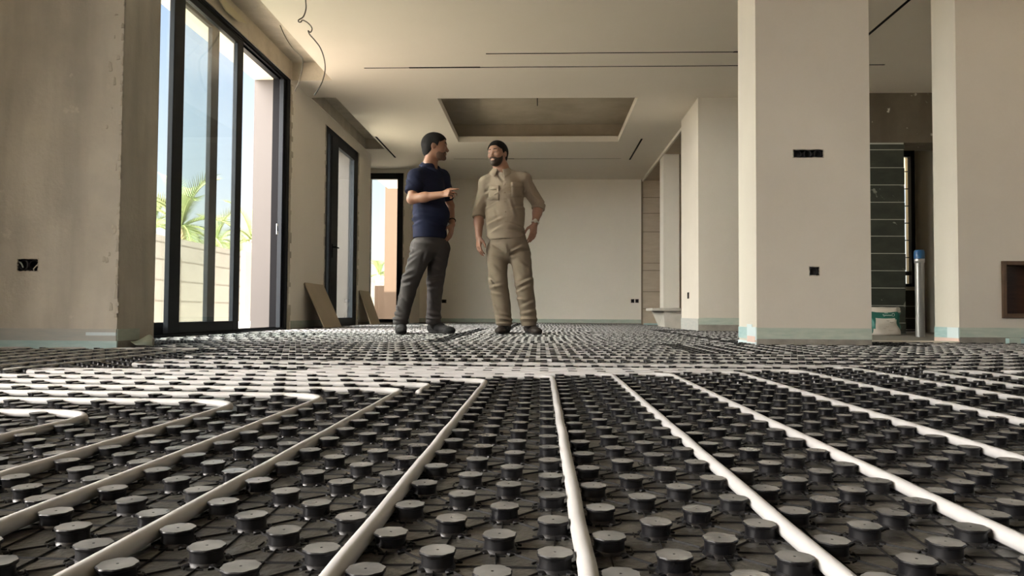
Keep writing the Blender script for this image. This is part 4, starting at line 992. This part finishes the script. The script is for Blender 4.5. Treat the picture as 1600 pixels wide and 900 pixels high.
# legs under the trousers
Rh, Rk, Ra = J(662, 386, -.09), J(643, 438, -.12), J(627.5, 499, -.12)
Lh, Lk, La = J(687, 386, .08), J(681, 440, .06), J(677.5, 499, .06)
for a, b, c in ((Rh, Rk, Ra), (Lh, Lk, La)): g.cap(a, b, .08, .055, .03); g.cap(b, c, .052, .038, .02); g.cap(c, c - np.array([0, 0, .04]), .036, .034, .01)
g.mesh('body', M['skin1'], man, 1)
hlo, hhi = Hd.c - .17, Hd.c + .17
hairshape(hlo, hhi, .004, Hd, (-.12, -.06, -.03, -.012, .004, .018, .030, .045, .062, .085, .12), (-.085, -.078, -.045, .0, .012, -.012, .000, .050, .060, .064, .064), .009).mesh('hair', M['hair'], man, 1)
beardshape(hlo, hhi, .004, Hd, .0022, 1.0).mesh('stubble', M['stubble'], man, 1)
eyes(Hd, man)
# polo
s = SDF(lo, hi, .0045)
s.cap(nb - [0, 0, .050], ch, .082, .150, .05, fwd, .80); s.cap(Rs + [0, 0, -.01], Ls + [0, 0, -.01], .066, .064, .06); s.cap(nb - [.0, 0, .038], Rs + [0, 0, .004], .052, .058, .05); s.cap(nb - [.0, 0, .038], Ls + [0, 0, .004], .052, .058, .05)
s.cap(ch, J(671.5, 335), .158, .158, .05, fwd, .80); s.cap(J(671.5, 335), J(672, 369), .160, .168, .04, fwd, .82)
s.ell(J(677, 335, -.03), (.15, .12, .13), None, .05)
n_ = unit(Re - Rs); sleeve = Rs + (Re - Rs) * .66; s.capcut(Rs, sleeve + n_ * .05, .066, .077, sleeve + n_ * .01, n_, .03)
slL = Ls + (Le - Ls) * .62; s.cap(Ls, slL, .066, .068, .03)
s.plane(J(672, 372.5), (0, 0, -1), lo, [hi[0], hi[1], .95])
s.cap(nb + [.0, 0, .03], nb - [-.02, 0, .02], .058, .062, .008, None, 1, 'sub')
s.cap(nb + fwd * .055 + [0, 0, .01], nb + fwd * .12 - [0, 0, .075], .026, .004, .004, None, 1, 'sub')
for x, y, x2, y2, a in ((640, 347, 652, 341, .010), (640, 356, 664, 349, .007), (655, 285, 672, 300, .006), (652, 298, 668, 316, .006), (662, 322, 690, 330, .006), (660, 338, 696, 345, .005), (668, 350, 700, 358, .005), (637, 285, 650, 296, .006), (637, 296, 650, 301, .005), (644, 346, 648, 366, .005)):
    s.fold(J(x, y), J(x2, y2), a, .014)
s.wrinkle(.0030, 16, 11, (1, 1, 2.2)); sh = s.mesh('polo_shirt', M['navy'], man, 1)
collar(nb - [.004, 0, .012], fwd + np.array([.25, 0, 0]), sh, M['navy'], .066, .046, -.012, .055)
mb = MB(); mb.tube([ch - o1 + fwd * .127 + [0, 0, .055] for o1 in [np.array(man.location)]] + [ch - np.array(man.location) + fwd * .131 + [0, 0, .05]], .004, 8); mb.build('button', M['iris'], sh)
# trousers
tr = SDF([lo[0], lo[1], .03], [hi[0], hi[1], 1.02], .0045)
wst = J(672.3, 366); tr.cap(wst, J(672.5, 380), .150, .155, .03, fwd, .80)
def leg(tr, h, k, a, r, kk=.035):
    tr.cap(h, k, r[0], r[1], kk); tr.cap(k, a, r[1], r[2], .02)
leg(tr, J(662, 388, -.07), J(641.5, 438, -.12), J(628, 494, -.12), (.100, .075, .060)); leg(tr, J(687, 388, .06), J(680, 440, .06), J(677.5, 494, .06), (.098, .074, .058))
tr.cap(J(654, 385, .02), J(652, 420, -.02), .075, .06, .04); tr.cap(J(628, 493, -.12), J(626.5, 505, -.12), .062, .058, .01); tr.cap(J(677.5, 493, .06), J(677.5, 505, .06), .062, .060, .01)
for zz, c in ((497, J(627, 497, -.12)), (503, J(627, 503.5, -.12)), (496, J(677.5, 496, .06)), (502, J(677.5, 502.5, .06))): tr.ell(c, (.068, .066, .014), None, .010)
for x, y, x2, y2, a in ((632, 432, 650, 424, .014), (633, 440, 652, 434, .012), (634, 449, 648, 446, .009), (670, 436, 691, 431, .014), (669, 444, 688, 440, .012), (668, 452, 684, 452, .009), (640, 408, 662, 396, .010), (636, 420, 658, 404, .009), (641, 388, 652, 396, .009), (640, 398, 648, 396, .008),
        (622, 478, 634, 490, .011), (619, 488, 634, 494, .012), (617, 497, 636, 500, .011), (669, 474, 686, 484, .010), (668, 488, 688, 492, .012), (668, 497, 688, 499, .011), (678, 402, 692, 412, .008), (676, 418, 690, 424, .007), (672, 462, 680, 476, .008), (626, 462, 638, 474, .008), (648, 380, 680, 384, .006), (672, 396, 668, 410, .008)):
    tr.fold(J(x, y), J(x2, y2), a, .015)
tr.plane(J(672, 506.5), (0, 0, -1), tr.lo, [hi[0], hi[1], .2]); tr.wrinkle(.0052, 15, 5, (1, 1, 1.5))
tr.mesh('trousers', M['greytrouser'], man, 1)
shoe(man, PZ(622, 519.5, ZF) + Vector((.02, .05, 0)), PZ(630, 523.0, ZF) + Vector((.0, -.12, 0)), M['shoe_grey'])
shoe(man, PZ(667.5, 519.8, ZF), PZ(712, 521.8, ZF), M['shoe_grey'])
mb = MB(); ww = (Lw * .8 + Le * .2) - np.array(man.location); dd = unit(Lw - Le); a1 = unit(np.cross(dd, [0, 1, 0])); a2 = np.cross(dd, a1)
mb.tube([ww + a1 * .033 * math.cos(t) + a2 * .033 * math.sin(t) for t in np.linspace(0, 2 * math.pi, 17)], .006, 6); mb.build('bracelet', M['iris'], man)

sk = SDF(lo, [hi[0], hi[1], .25], .0045)
for c in (Ra, La):
    sk = SDF(lo, [hi[0], hi[1], .25], .0045); sk.cap(c, c - np.array([0, 0, .05]), .043, .041, .0); sk.mesh('sock', M['sole'], man, 0)
# ============================ man in tan shirt
Dm = 6.78
man2 = empty('person', (float(J(800, 500)[0]), Dm, ZF)); tag(man2, 'bearded person in a tan rolled-sleeve shirt and tan trousers, hand at his pocket', 'person')
lo, hi = [-.72, Dm - .40, .0], [.12, Dm + .40, 1.86]
Hd = Frame(J(777.5, 241.0, -.02), (-.46, -.88, -.02), (-.05, -.02, 1), 1.0)
g = SDF(lo, hi, .0042); nb = J(783, 264.5, .02)
head(g, Hd, nb + np.array([0, 0, .0]), .062, 1.05)
Rs, Re, Rw = J(760, 287, 0), J(748, 333, .03), J(748, 370, -.05)
Ls, Le, Lw = J(818, 281.5, .02), J(842, 321, .09), J(835.5, 350, .02)
ch, pe = J(789, 300, 0), J(792, 372, 0); dpt = np.array([0, 1., 0])
g.cap(nb, ch, .07, .12, .04, dpt, .75); g.cap(ch, pe, .13, .13, .05, dpt, .8); g.cap(Rs, Ls, .05, None, .04)
g.cap(Rs, Re, .05, .042, .02); g.cap(Re, Re + (Rw - Re) * .4, .043, .044, .02); g.cap(Re + (Rw - Re) * .35, Rw, .044, .029, .02)
g.cap(Ls, Le, .05, .042, .02); g.cap(Le, Le + (Lw - Le) * .4, .043, .044, .02); g.cap(Le + (Lw - Le) * .35, Lw, .044, .029, .02)
hand(g, Rw, (.02, -.10, -1), (.75, .55, 0), 1, .32, .03, (.1, .5), 1.0)
hand(g, Lw, (-.16, -.10, -1), (-.55, .75, 0), -1, (.22, .28, .32, .36), .05, (.9, .5), 1.0)
for a, b, c in ((J(776, 392), J(779, 441), J(788, 499)), (J(811, 392), J(819, 441), J(826, 499))): g.cap(a, b, .08, .055, .03); g.cap(b, c, .052, .038, .02); g.cap(c, c - np.array([0, 0, .04]), .036, .034, .01)
g.mesh('body', M['skin2'], man2, 1)
hlo, hhi = Hd.c - .16, Hd.c + .16
hairshape(hlo, hhi, .004, Hd, (-.12, -.06, -.03, -.012, .004, .018, .030, .045, .062, .085, .12), (-.085, -.078, -.045, .0, .012, -.010, .010, .052, .064, .068, .068), .013).mesh('hair', M['hair'], man2, 1)
beardshape(hlo, hhi, .0035, Hd, .0055, 1.05, lim_u=(-.03, .015, .005, -.040, -.050, -.044, -.044)).mesh('beard', M['beard'], man2, 1)
eyes(Hd, man2, -1)
s = SDF(lo, hi, .0045)
s.cap(nb - [0, 0, .05], ch, .082, .150, .05, dpt, .78); s.cap(Rs, Ls, .060, .060, .06); s.cap(nb - [.0, 0, .040], Rs + [0, 0, .004], .050, .054, .05); s.cap(nb - [.0, 0, .040], Ls + [0, 0, .004], .050, .054, .05); s.cap(ch, J(789.5, 335), .162, .168, .05, dpt, .82); s.cap(J(789.5, 335), J(790, 367), .168, .172, .04, dpt, .84)
s.ell(J(789, 345, -.05), (.15, .11, .13), None, .05)
for a, b in ((Rs, Re), (Ls, Le)):
    n_ = unit(b - a); s.capcut(a, b + n_ * .02, .062, .057, b + n_ * .0, n_, .03)
s.plane(J(790, 374.5), (0, 0, -1), lo, [hi[0], hi[1], 1.0])
# hem: tails curve up at the sides and split at the placket
for cx in (755, 826): s.ell(J(cx, 383, 0), (.085, .3, .085), None, .01, 'sub')
s.cap(J(791.5, 378, -.14), J(790.5, 361, -.2), .016, .001, .004, None, 1, 'sub')
s.cap(nb + [0, -.01, .04], nb + [0, -.02, -.02], .056, .060, .008, None, 1, 'sub'); s.cap(nb + [-.008, -.05, .02], nb + [-.005, -.15, -.085], .034, .004, .004, None, 1, 'sub')
for x, y, x2, y2, a in ((759, 316, 786, 300, .012), (758, 306, 776, 296, .010), (756, 298, 764, 312, .005), (758, 328, 780, 318, .009), (800, 330, 823, 325, .009), (760, 354, 786, 344, .010), (764, 366, 784, 358, .007), (796, 306, 820, 300, .008), (798, 352, 822, 360, .009), (796, 364, 820, 368, .007),
        (748, 300, 742, 318, .006), (750, 314, 741, 330, .006), (826, 284, 832, 304, .009), (828, 300, 844, 314, .010), (836, 300, 846, 316, .007), (822, 290, 820, 310, .011), (770, 270, 784, 288, .006), (798, 318, 806, 342, .006), (772, 330, 778, 350, .006)):
    s.fold(J(x, y), J(x2, y2), a, .014)
s.wrinkle(.0042, 15, 21, (1, 1, 1.7)); sh = s.mesh('shirt', M['tanshirt'], man2, 1)
for a, b, c in ((Rs, Re, Rw), (Ls, Le, Lw)):       # rolled cuffs
    q = b + (c - b) * .08; d = unit(c - b); k_ = SDF(q - .11, q + .11, .004); k_.cap(q - d * .024, q + d * .012, .058, .060, 0); k_.wrinkle(.003, 30, 3)
    k_.plane(q + d * .028, d, q - .11, q + .11); k_.plane(q - d * .03, -d, q - .11, q + .11); k_.mesh('rolled_cuff', M['tanshirt'], sh, 1)
collar(nb - [-.002, 0, .008], (-.10, -1, 0), sh, M['tanshirt'], .072, .040, -.006, .090, 18)
o2 = np.array(man2.location)
def yfront(x, y):       # first hit of the shirt seen from the front at pixel x, y
    best = None
    for dy in np.arange(-.26, .05, .002):
        p = J(x, y, dy); i = tuple(np.clip(np.round((p - s.lo) / s.h).astype(int), 0, s.n - 1))
        if s.D[i] < 0: return p
    return J(x, y, -.15)
mb = MB(); P = [yfront(x, y) - o2 + [0, -.001, 0] for x, y in ((788.5, 283), (788.5, 296), (789, 310), (789.5, 325), (790, 338), (790.2, 350), (790.5, 358))]
for p, q in zip(P, P[1:]): mb.hexa([p + [-.016, 0, 0], p + [.016, 0, 0], p + [.016, .01, 0], p + [-.016, .01, 0], q + [-.016, 0, 0], q + [.016, 0, 0], q + [.016, .01, 0], q + [-.016, .01, 0]])
mb.build('placket', M['tanshirt'], sh)
for x, y in ((788.6, 288), (788.8, 301), (789.4, 315.5), (789.9, 331), (790.2, 346)):
    c = yfront(x, y) - o2; mb = MB(); mb.tube([c + [0, -.002, 0], c + [0, -.006, 0]], .0058, 10); mb.build('button', M['button'], sh)
for x0_, x1_, y_ in ((764, 780, 291), (799, 817, 286)):      # chest pockets with flaps
    for dx0, dx1, ya, yb, nm in ((0, 0, y_, y_ + 22, 'pocket'), (-.5, .5, y_ - 1, y_ + 6, 'pocket_flap')):
        mb = MB(); n = 6
        R = [[yfront(x0_ + dx0 + (x1_ + dx1 - x0_ - dx0) * i / n, ya + (yb - ya) * j / 3) - o2 - [0, .0015 if nm == 'pocket' else .004, 0] for i in range(n + 1)] for j in range(4)]
        for j in range(3):
            for i in range(n): mb.face([R[j][i], R[j + 1][i], R[j + 1][i + 1], R[j][i + 1]], 0, True)
        o = mb.build(nm, M['tanshirt'], sh, merge=True); so_ = o.modifiers.new('s', 'SOLIDIFY'); so_.thickness = -.004; so_.offset = -1
tr = SDF([lo[0], lo[1], .03], [hi[0], hi[1], 1.05], .0045)
tr.cap(J(792, 366), J(794, 381), .160, .168, .03, dpt, .78)
leg(tr, J(776.5, 392), J(778.5, 441, -.02), J(786.5, 492, 0), (.098, .082, .072)); leg(tr, J(811.5, 392), J(819, 441, -.02), J(825.5, 492, 0), (.100, .082, .070))
tr.cap(J(786.5, 492, 0), J(788, 505, 0), .070, .062, .01); tr.cap(J(825.5, 492, 0), J(826.5, 505, 0), .070, .064, .01)
for c in (J(787.5, 500, 0), J(826, 500, 0), J(788, 505, 0)): tr.ell(c, (.072, .072, .013), None, .010)
for x, y, x2, y2, a in ((764, 436, 774, 449, .014), (766, 450, 786, 446, .012), (768, 458, 784, 462, .008), (810, 446, 832, 436, .013), (808, 456, 828, 448, .011), (806, 466, 822, 470, .008), (770, 476, 782, 488, .011), (776, 488, 796, 494, .012), (778, 496, 798, 499, .012), (816, 480, 834, 472, .010), (814, 490, 836, 486, .011), (814, 498, 838, 498, .012),
        (797, 396, 818, 386, .010), (798, 404, 812, 400, .008), (768, 386, 786, 398, .009), (768, 402, 784, 406, .007), (816, 398, 828, 396, .008), (812, 410, 826, 420, .008), (770, 416, 782, 426, .008), (828, 410, 828, 430, .007), (790, 384, 796, 398, .008)):
    tr.fold(J(x, y), J(x2, y2), a, .015)
tr.cap(J(793.6, 378, -.15), J(793.2, 398, -.11), .006, .006, .012, None, 1, 'sub')
tr.plane(J(790, 508.5), (0, 0, -1), tr.lo, [hi[0], hi[1], .2]); tr.wrinkle(.0055, 15, 15, (1, 1, 1.4)); tr.mesh('trousers', M['tantrouser'], man2, 1)
sk = SDF(lo, [hi[0], hi[1], .25], .0045)
for c in (J(788, 499), J(826, 499)):
    sk = SDF(lo, [hi[0], hi[1], .25], .0045); sk.cap(c, c - np.array([0, 0, .05]), .043, .041, .0); sk.mesh('sock', M['sole'], man2, 0)
shoe(man2, PZ(791, 519, ZF) + Vector((.02, .06, 0)), PZ(776, 522.0, ZF) + Vector((.015, -.16, 0)), M['shoe_brown'])
shoe(man2, PZ(822, 519.5, ZF) + Vector((0, .04, 0)), PZ(843, 523.2, ZF) + Vector((0, -.14, 0)), M['shoe_brown'])
mb = MB(); ww = (Lw + (Le - Lw) * .08) - o2; dd = unit(Lw - Le); a1 = unit(np.cross(dd, [0, 1, 0])); a2 = np.cross(dd, a1)
mb.tube([ww + a1 * .0335 * math.cos(t) + a2 * .0335 * math.sin(t) for t in np.linspace(0, 2 * math.pi, 17)], .007, 6); w_o = mb.build('watch', M['watch'], man2); w_o['label'] = 'pale metal wrist watch'
mb = MB(); c = ww - a2 * .036 * np.sign(a2[1]); mb.tube([c + [.0, .004, 0], c + [.0, -.006, 0]], .019, 16); mb.build('dial', M['watch'], w_o)
# ------------------------------------------------------------------ loose things
def board(y0, y1, zt, xb, label):
    mb = MB(); th = .012; n = Vector((zt, 0, abs(xb - XL))).normalized() * th
    a = [(xb, y0, .022), (xb, y1, .022), (XL + .006 + 0.0, y1, zt), (XL + .006, y0, zt)]
    v = [Vector(p) for p in a]; mb.hexa([v[0], v[1], v[2], v[3], v[0] + n, v[1] + n, v[2] + n, v[3] + n])
    o = mb.build('leaning_board', M['board'], loc=(xb, (y0 + y1) / 2, .022)); return tag(o, label, 'board', 'plasterboard offcuts leaning on the left wall')
board(8.47, 9.20, .545, -2.505, 'larger tan board offcut leaning on the wall between the two glazed doors')
board(11.05, 11.68, .535, -2.56, 'smaller tan board offcut leaning on the wall just right of the second glazed door')

# bench ledge in the alcove
e = empty('stone_ledge', (1.95, 10.9, 0)); tag(e, 'grey stone ledge on a low plinth in the alcove behind the rear pillar', 'ledge')
def under(o, e): o.parent = e; o.matrix_parent_inverse = Matrix.Translation(-e.location); return o
mb = MB(); mb.box(1.60, 2.9, 10.70, 11.35, .255, .295); under(bevel(mb.build('slab', M['stone']), .004), e)
mb = MB(); mb.hexa([(1.79, 10.75, 0), (2.9, 10.75, 0), (2.9, 11.3, 0), (1.79, 11.3, 0), (1.77, 10.75, .255), (2.9, 10.75, .255), (2.9, 11.3, .255), (1.68, 11.3, .255)]); under(mb.build('plinth', M['stone']), e)

# round wrapped pipe standing by the wet room
b = PZ(1438, 526.5, 0.0); s_ = 6.5 / F * b.y
e = empty('standing_pipe', (b.x, b.y, 0)); tag(e, 'upright grey drain pipe with a blue cap, standing between the two right pillars', 'pipe')
zt = PY(1436, 390, b.y).z; z1 = PY(1436, 403, b.y).z; z2 = PY(1436, 411, b.y).z
mb = MB(); mb.lathe([(s_, 0), (s_, z2)], 24); mb.build('tube', M['steel'], e)
mb = MB(); mb.lathe([(s_ * 1.0, z2), (s_ * 1.13, z2), (s_ * 1.13, z1 - .005), (s_ * 1.04, z1 - .004), (s_ * 1.04, z1)], 24); o = mb.build('band', M['silver'], e); o['label'] = 'bright silver band'
mb = MB(); mb.lathe([(s_ * 1.16, z1 - .01), (s_ * 1.18, z1 + .01), (s_ * 1.16, zt - .02), (s_ * .95, zt - .004), (0.001, zt)], 24); o = mb.build('cap', M['blue'], e); o['label'] = 'blue plastic cap'

# bag of adhesive
bp = PZ(1378, 522.5, 0.0); bx_, by_ = bp.x, 8.15
wl_, wr_ = PY(1351, 500, by_).x, PY(1407, 500, by_).x; hb = PY(1380, 480.5, by_).z; w_ = (wr_ - wl_); cx_ = (wl_ + wr_) / 2
e = empty('adhesive_bag', (cx_, by_, 0)); tag(e, 'green and white paper bag of tile adhesive slumped against the slate tiled wall', 'bag')
nu, nv = 28, 18; vs = []; mi = []
def bagp(u, v):       # u round the bag, v up
    a = 2 * math.pi * u; hw = w_ / 2 * (0.98 - .12 * math.sin(math.pi * v) * (1 if v < .7 else .6)); hd = .085 * (1.0 - .75 * v ** 2.5) * (.85 + .25 * math.sin(math.pi * min(1, v * 1.4)))
    sx = math.copysign(abs(math.cos(a)) ** .55, math.cos(a)); sy = math.copysign(abs(math.sin(a)) ** .8, math.sin(a))
    wob = .010 * math.sin(7 * a + 9 * v) + .007 * math.sin(3 * a - 14 * v)
    return (sx * (hw + wob), sy * (hd + wob * .8), v * hb + .006 * math.sin(5 * a) * v)
V = [bagp(i / nu, j / nv) for j in range(nv + 1) for i in range(nu)]; mb = MB()
for j in range(nv):
    for i in range(nu):
        i2 = (i + 1) % nu; a = 2 * math.pi * (i + .5) / nu; v = (j + .5) / nv; front = math.sin(a) < 0; X = math.cos(a)
        if v > .84: m = 0
        elif v > .60: m = 1
        elif front and abs(X - .08) < .50 + .42 * (1 - v / .60) ** 2.2 - .05: m = 0
        else: m = 1
        mb.f.append((j * nu + i, j * nu + i2, (j + 1) * nu + i2, (j + 1) * nu + i)); mb.m.append(m); mb.sm.append(True)
mb.v = V; mb.f.append(tuple(range(nu - 1, -1, -1))); mb.m.append(0); mb.sm.append(False); mb.f.append(tuple(nv * nu + k for k in range(nu))); mb.m.append(0); mb.sm.append(False)
bag = mb.build('bag_body', [M['bagwhite'], M['baggreen']], e)
# script-like print on the green band, small bar above, round mark, side print
def squig(pts, r, m, name):
    mb = MB(); q = []
    for p in pts: q.append(p)
    mb.tube(q, r, 5); o = mb.build(name, m, e); return o
zc = hb * .715; yf = -.082
pts_ = [(-.035 + .0036 * k, yf - .004, zc + .010 * math.sin(k * 1.25) * (1.3 if k < 5 else .55)) for k in range(26)]
squig(pts_, .0028, M['bagmark'], 'print_mark')
mb = MB(); mb.box(-.018, .018, yf - .006, yf - .001, zc + .022, zc + .028); mb.build('print_mark', M['bagmark'], e)
squig([(.075 + .014 * math.cos(a * .7), yf - .002, zc + .006 + .016 * math.sin(a * .7)) for a in range(10)], .0022, M['bagmark'], 'print_mark')
for k, (x, z, l) in enumerate(((.0, .52, .03), (.035, .46, .04), (-.01, .30, .035), (-.03, .24, .025), (.02, .17, .05))):
    squig([(x + l * t, -.094 - .0 * t, hb * z + .003 * math.sin(t * 9)) for t in (0, .25, .5, .75, 1)], .0018, M['darkrender'] if k < 2 else M['board'], 'print_mark')

# wood-lined niche in the right pillar
e = empty('wooden_box', (n0.x, PC[2], n1.z)); tag(e, 'open dark wooden box set into the right pillar at the frame edge', 'box')
mb = MB(); t_ = .028; yo = PC[2] - .02
z0, z1_, xa, xb_ = n1.z, n0.z, n0.x, n1.x
for B in ((xa, xa + t_, z0, z1_), (xb_ - t_, xb_, z0, z1_), (xa + t_, xb_ - t_, z1_ - t_, z1_), (xa + t_, xb_ - t_, z0, z0 + t_ * 1.2)): mb.box(B[0], B[1], yo, PC[2] + .15, B[2], B[3])
under(bevel(mb.build('surround', M['woodframe']), .002), e)
mb = MB(); mb.box(xa + t_, xb_ - t_, PC[2] + .13, PC[2] + .15, z0 + t_, z1_ - t_); under(mb.build('back_panel', M['wood']), e)

# electrical back boxes
M['boxblack'] = mat('black_back_box', (0.012, 0.012, 0.014), 0.5)
def back_box(a, b, Y, n, label, group=None, wire=False):
    cx, cz = (a.x + b.x) / 2, (a.z + b.z) / 2; w, h = (b.x - a.x), (a.z - b.z)
    e = empty('socket_box', (cx, Y, cz)); tag(e, label, 'socket box', group)
    for k in range(n):
        c = -w / 2 + (k + .5) * w / n; r = min(w / n, h) * .46; mb = MB()
        prof = [(r * .86, 0.0), (r, 0.0), (r, .045), (.001, .045), ]
        nn = 20; vs = []
        for rr_, y in prof:
            for q in range(nn):
                aa = 2 * math.pi * q / nn; vs.append((c + rr_ * math.cos(aa), y + .006, rr_ * math.sin(aa)))
        fs = [(i * nn + q, i * nn + (q + 1) % nn, (i + 1) * nn + (q + 1) % nn, (i + 1) * nn + q) for i in range(len(prof) - 1) for q in range(nn)]
        mb.mesh(vs, fs); mb.build('back_box', M['boxblack'], e)
    rr_ = random.Random(n + int(abs(a.x) * 100)); mb = MB(); N_ = 40; A_, B_ = [], []
    for i in range(N_):          # broken plaster round the chase, one ragged ring
        t = i / N_ * 4; sd_ = int(t); u = t - sd_
        x, z = [(-w / 2 + u * w, h / 2), (w / 2, h / 2 - u * h), (w / 2 - u * w, -h / 2), (-w / 2, -h / 2 + u * h)][sd_]
        ko = 1 + rr_.uniform(.02, .10) * min(1, .07 / h); ki = 1 - rr_.uniform(.0, .16) * min(1, .07 / h)
        A_.append((x * (1 + (ko - 1) * .6), z * ko)); B_.append((x * (1 - (1 - ki) * h / max(w, h)), z * ki))
    for i in range(N_):
        j = (i + 1) % N_; q = lambda P, y: (P[0], y, P[1])
        mb.face([q(A_[i], -.0005), q(A_[j], -.0005), q(B_[j], -.003), q(B_[i], -.003)]); mb.face([q(B_[i], -.003), q(B_[j], -.003), q(B_[j], .006), q(B_[i], .006)])
        mb.face([q(A_[i], .006), q(B_[i], .006), q(B_[j], .006), q(A_[j], .006)]); mb.face([q(A_[i], -.0005), q(A_[i], .006), q(A_[j], .006), q(A_[j], -.0005)])
    mb.build('plaster_rim', M['raw'], e, merge=True)
    if wire:
        mb = MB(); mb.tube([(w * .18, .02, -h * .5), (w * .30, -.004, -h * .30), (w * .42, 0.0, -.02 * h), (w * .5, .01, h * .02)], .0028, 6); mb.build('wire', M['bagwhite'], e)
        mb = MB(); mb.tube([(-w * .45, .01, h * .25), (-w * .3, .004, h * .05), (-w * .25, .006, -h * .2)], .004, 6); mb.build('wire', M['foam'], e)
    return e
back_box(*A3, PA[2], 3, 'open triple socket box high on the near right pillar')
back_box(*A1, PA[2], 1, 'open single socket box low on the near right pillar')
back_box(*LP_HOLE, PL[2], 2, 'open double socket box with loose wires in the raw left pillar', None, True)
for (a, b), l in zip(SOCK, ('left one of the paired socket boxes low on the far wall', 'right one of the paired socket boxes low on the far wall', 'single socket box low on the far wall behind the navy shirted man')):
    back_box(a, b, 14.0, 1, l, 'socket boxes in the far wall')

# hanging cables
def cable(pxs, Y, label, r=.006):
    P = [PY(x, y, Y) for x, y in pxs]; P = [Vector(p) for p in P]
    out = []
    for i in range(len(P) - 1):
        p0, p1, p2, p3 = P[max(i - 1, 0)], P[i], P[i + 1], P[min(i + 2, len(P) - 1)]
        for k in range(5):
            t = k / 5; out.append(.5 * ((2 * p1) + (-p0 + p2) * t + (2 * p0 - 5 * p1 + 4 * p2 - p3) * t * t + (-p0 + 3 * p1 - 3 * p2 + p3) * t ** 3))
    out.append(P[-1]); mb = MB(); mb.tube(out, r, 7); o = mb.build('hanging_cable', M['wire'], loc=tuple(out[0])); return tag(o, label, 'cable', 'grey cables hanging by the sliding door')
Yc = 5.2
cable([(470, PY(0, 0, 1).z * 0 - 82), (474, -40), (477.5, 0), (478, 14), (474, 26), (467, 31), (466.5, 34), (470, 34.5), (473, 31.5), (480, 35), (486, 41), (487.5, 46), (485, 50.5), (481.5, 48), (484, 54), (491, 62), (500, 74), (506, 90), (508, 108), (504, 126), (497, 140), (491, 149)], Yc,
      'longer kinked grey cable hanging from the ceiling', .0045)
cable([(431, 22), (437, 38), (446, 58), (458, 76), (470, 88), (473, 95), (472, 110), (467, 128), (460.5, 142.5)], 6.9, 'shorter grey cable drooping out of the curtain recess', .0045)
# packing wedge left above the sliding door frame
M['film'] = mat('yellowed_film', (0.50, 0.46, 0.30), 0.4)
mb = MB(); q = [PX(x, y, -2.70) for x, y in ((338, -6), (352, 2), (384, 36), (371, 33), (352, 17))]
qa = [Vector(p) for p in q]; mb.face([p for p in qa]); o = mb.build('plastic_wrap', M['film']); s = o.modifiers.new('s', 'SOLIDIFY'); s.thickness = .01
tag(o, 'crumpled yellowish plastic wrap stuck above the sliding door frame', 'plastic wrap')
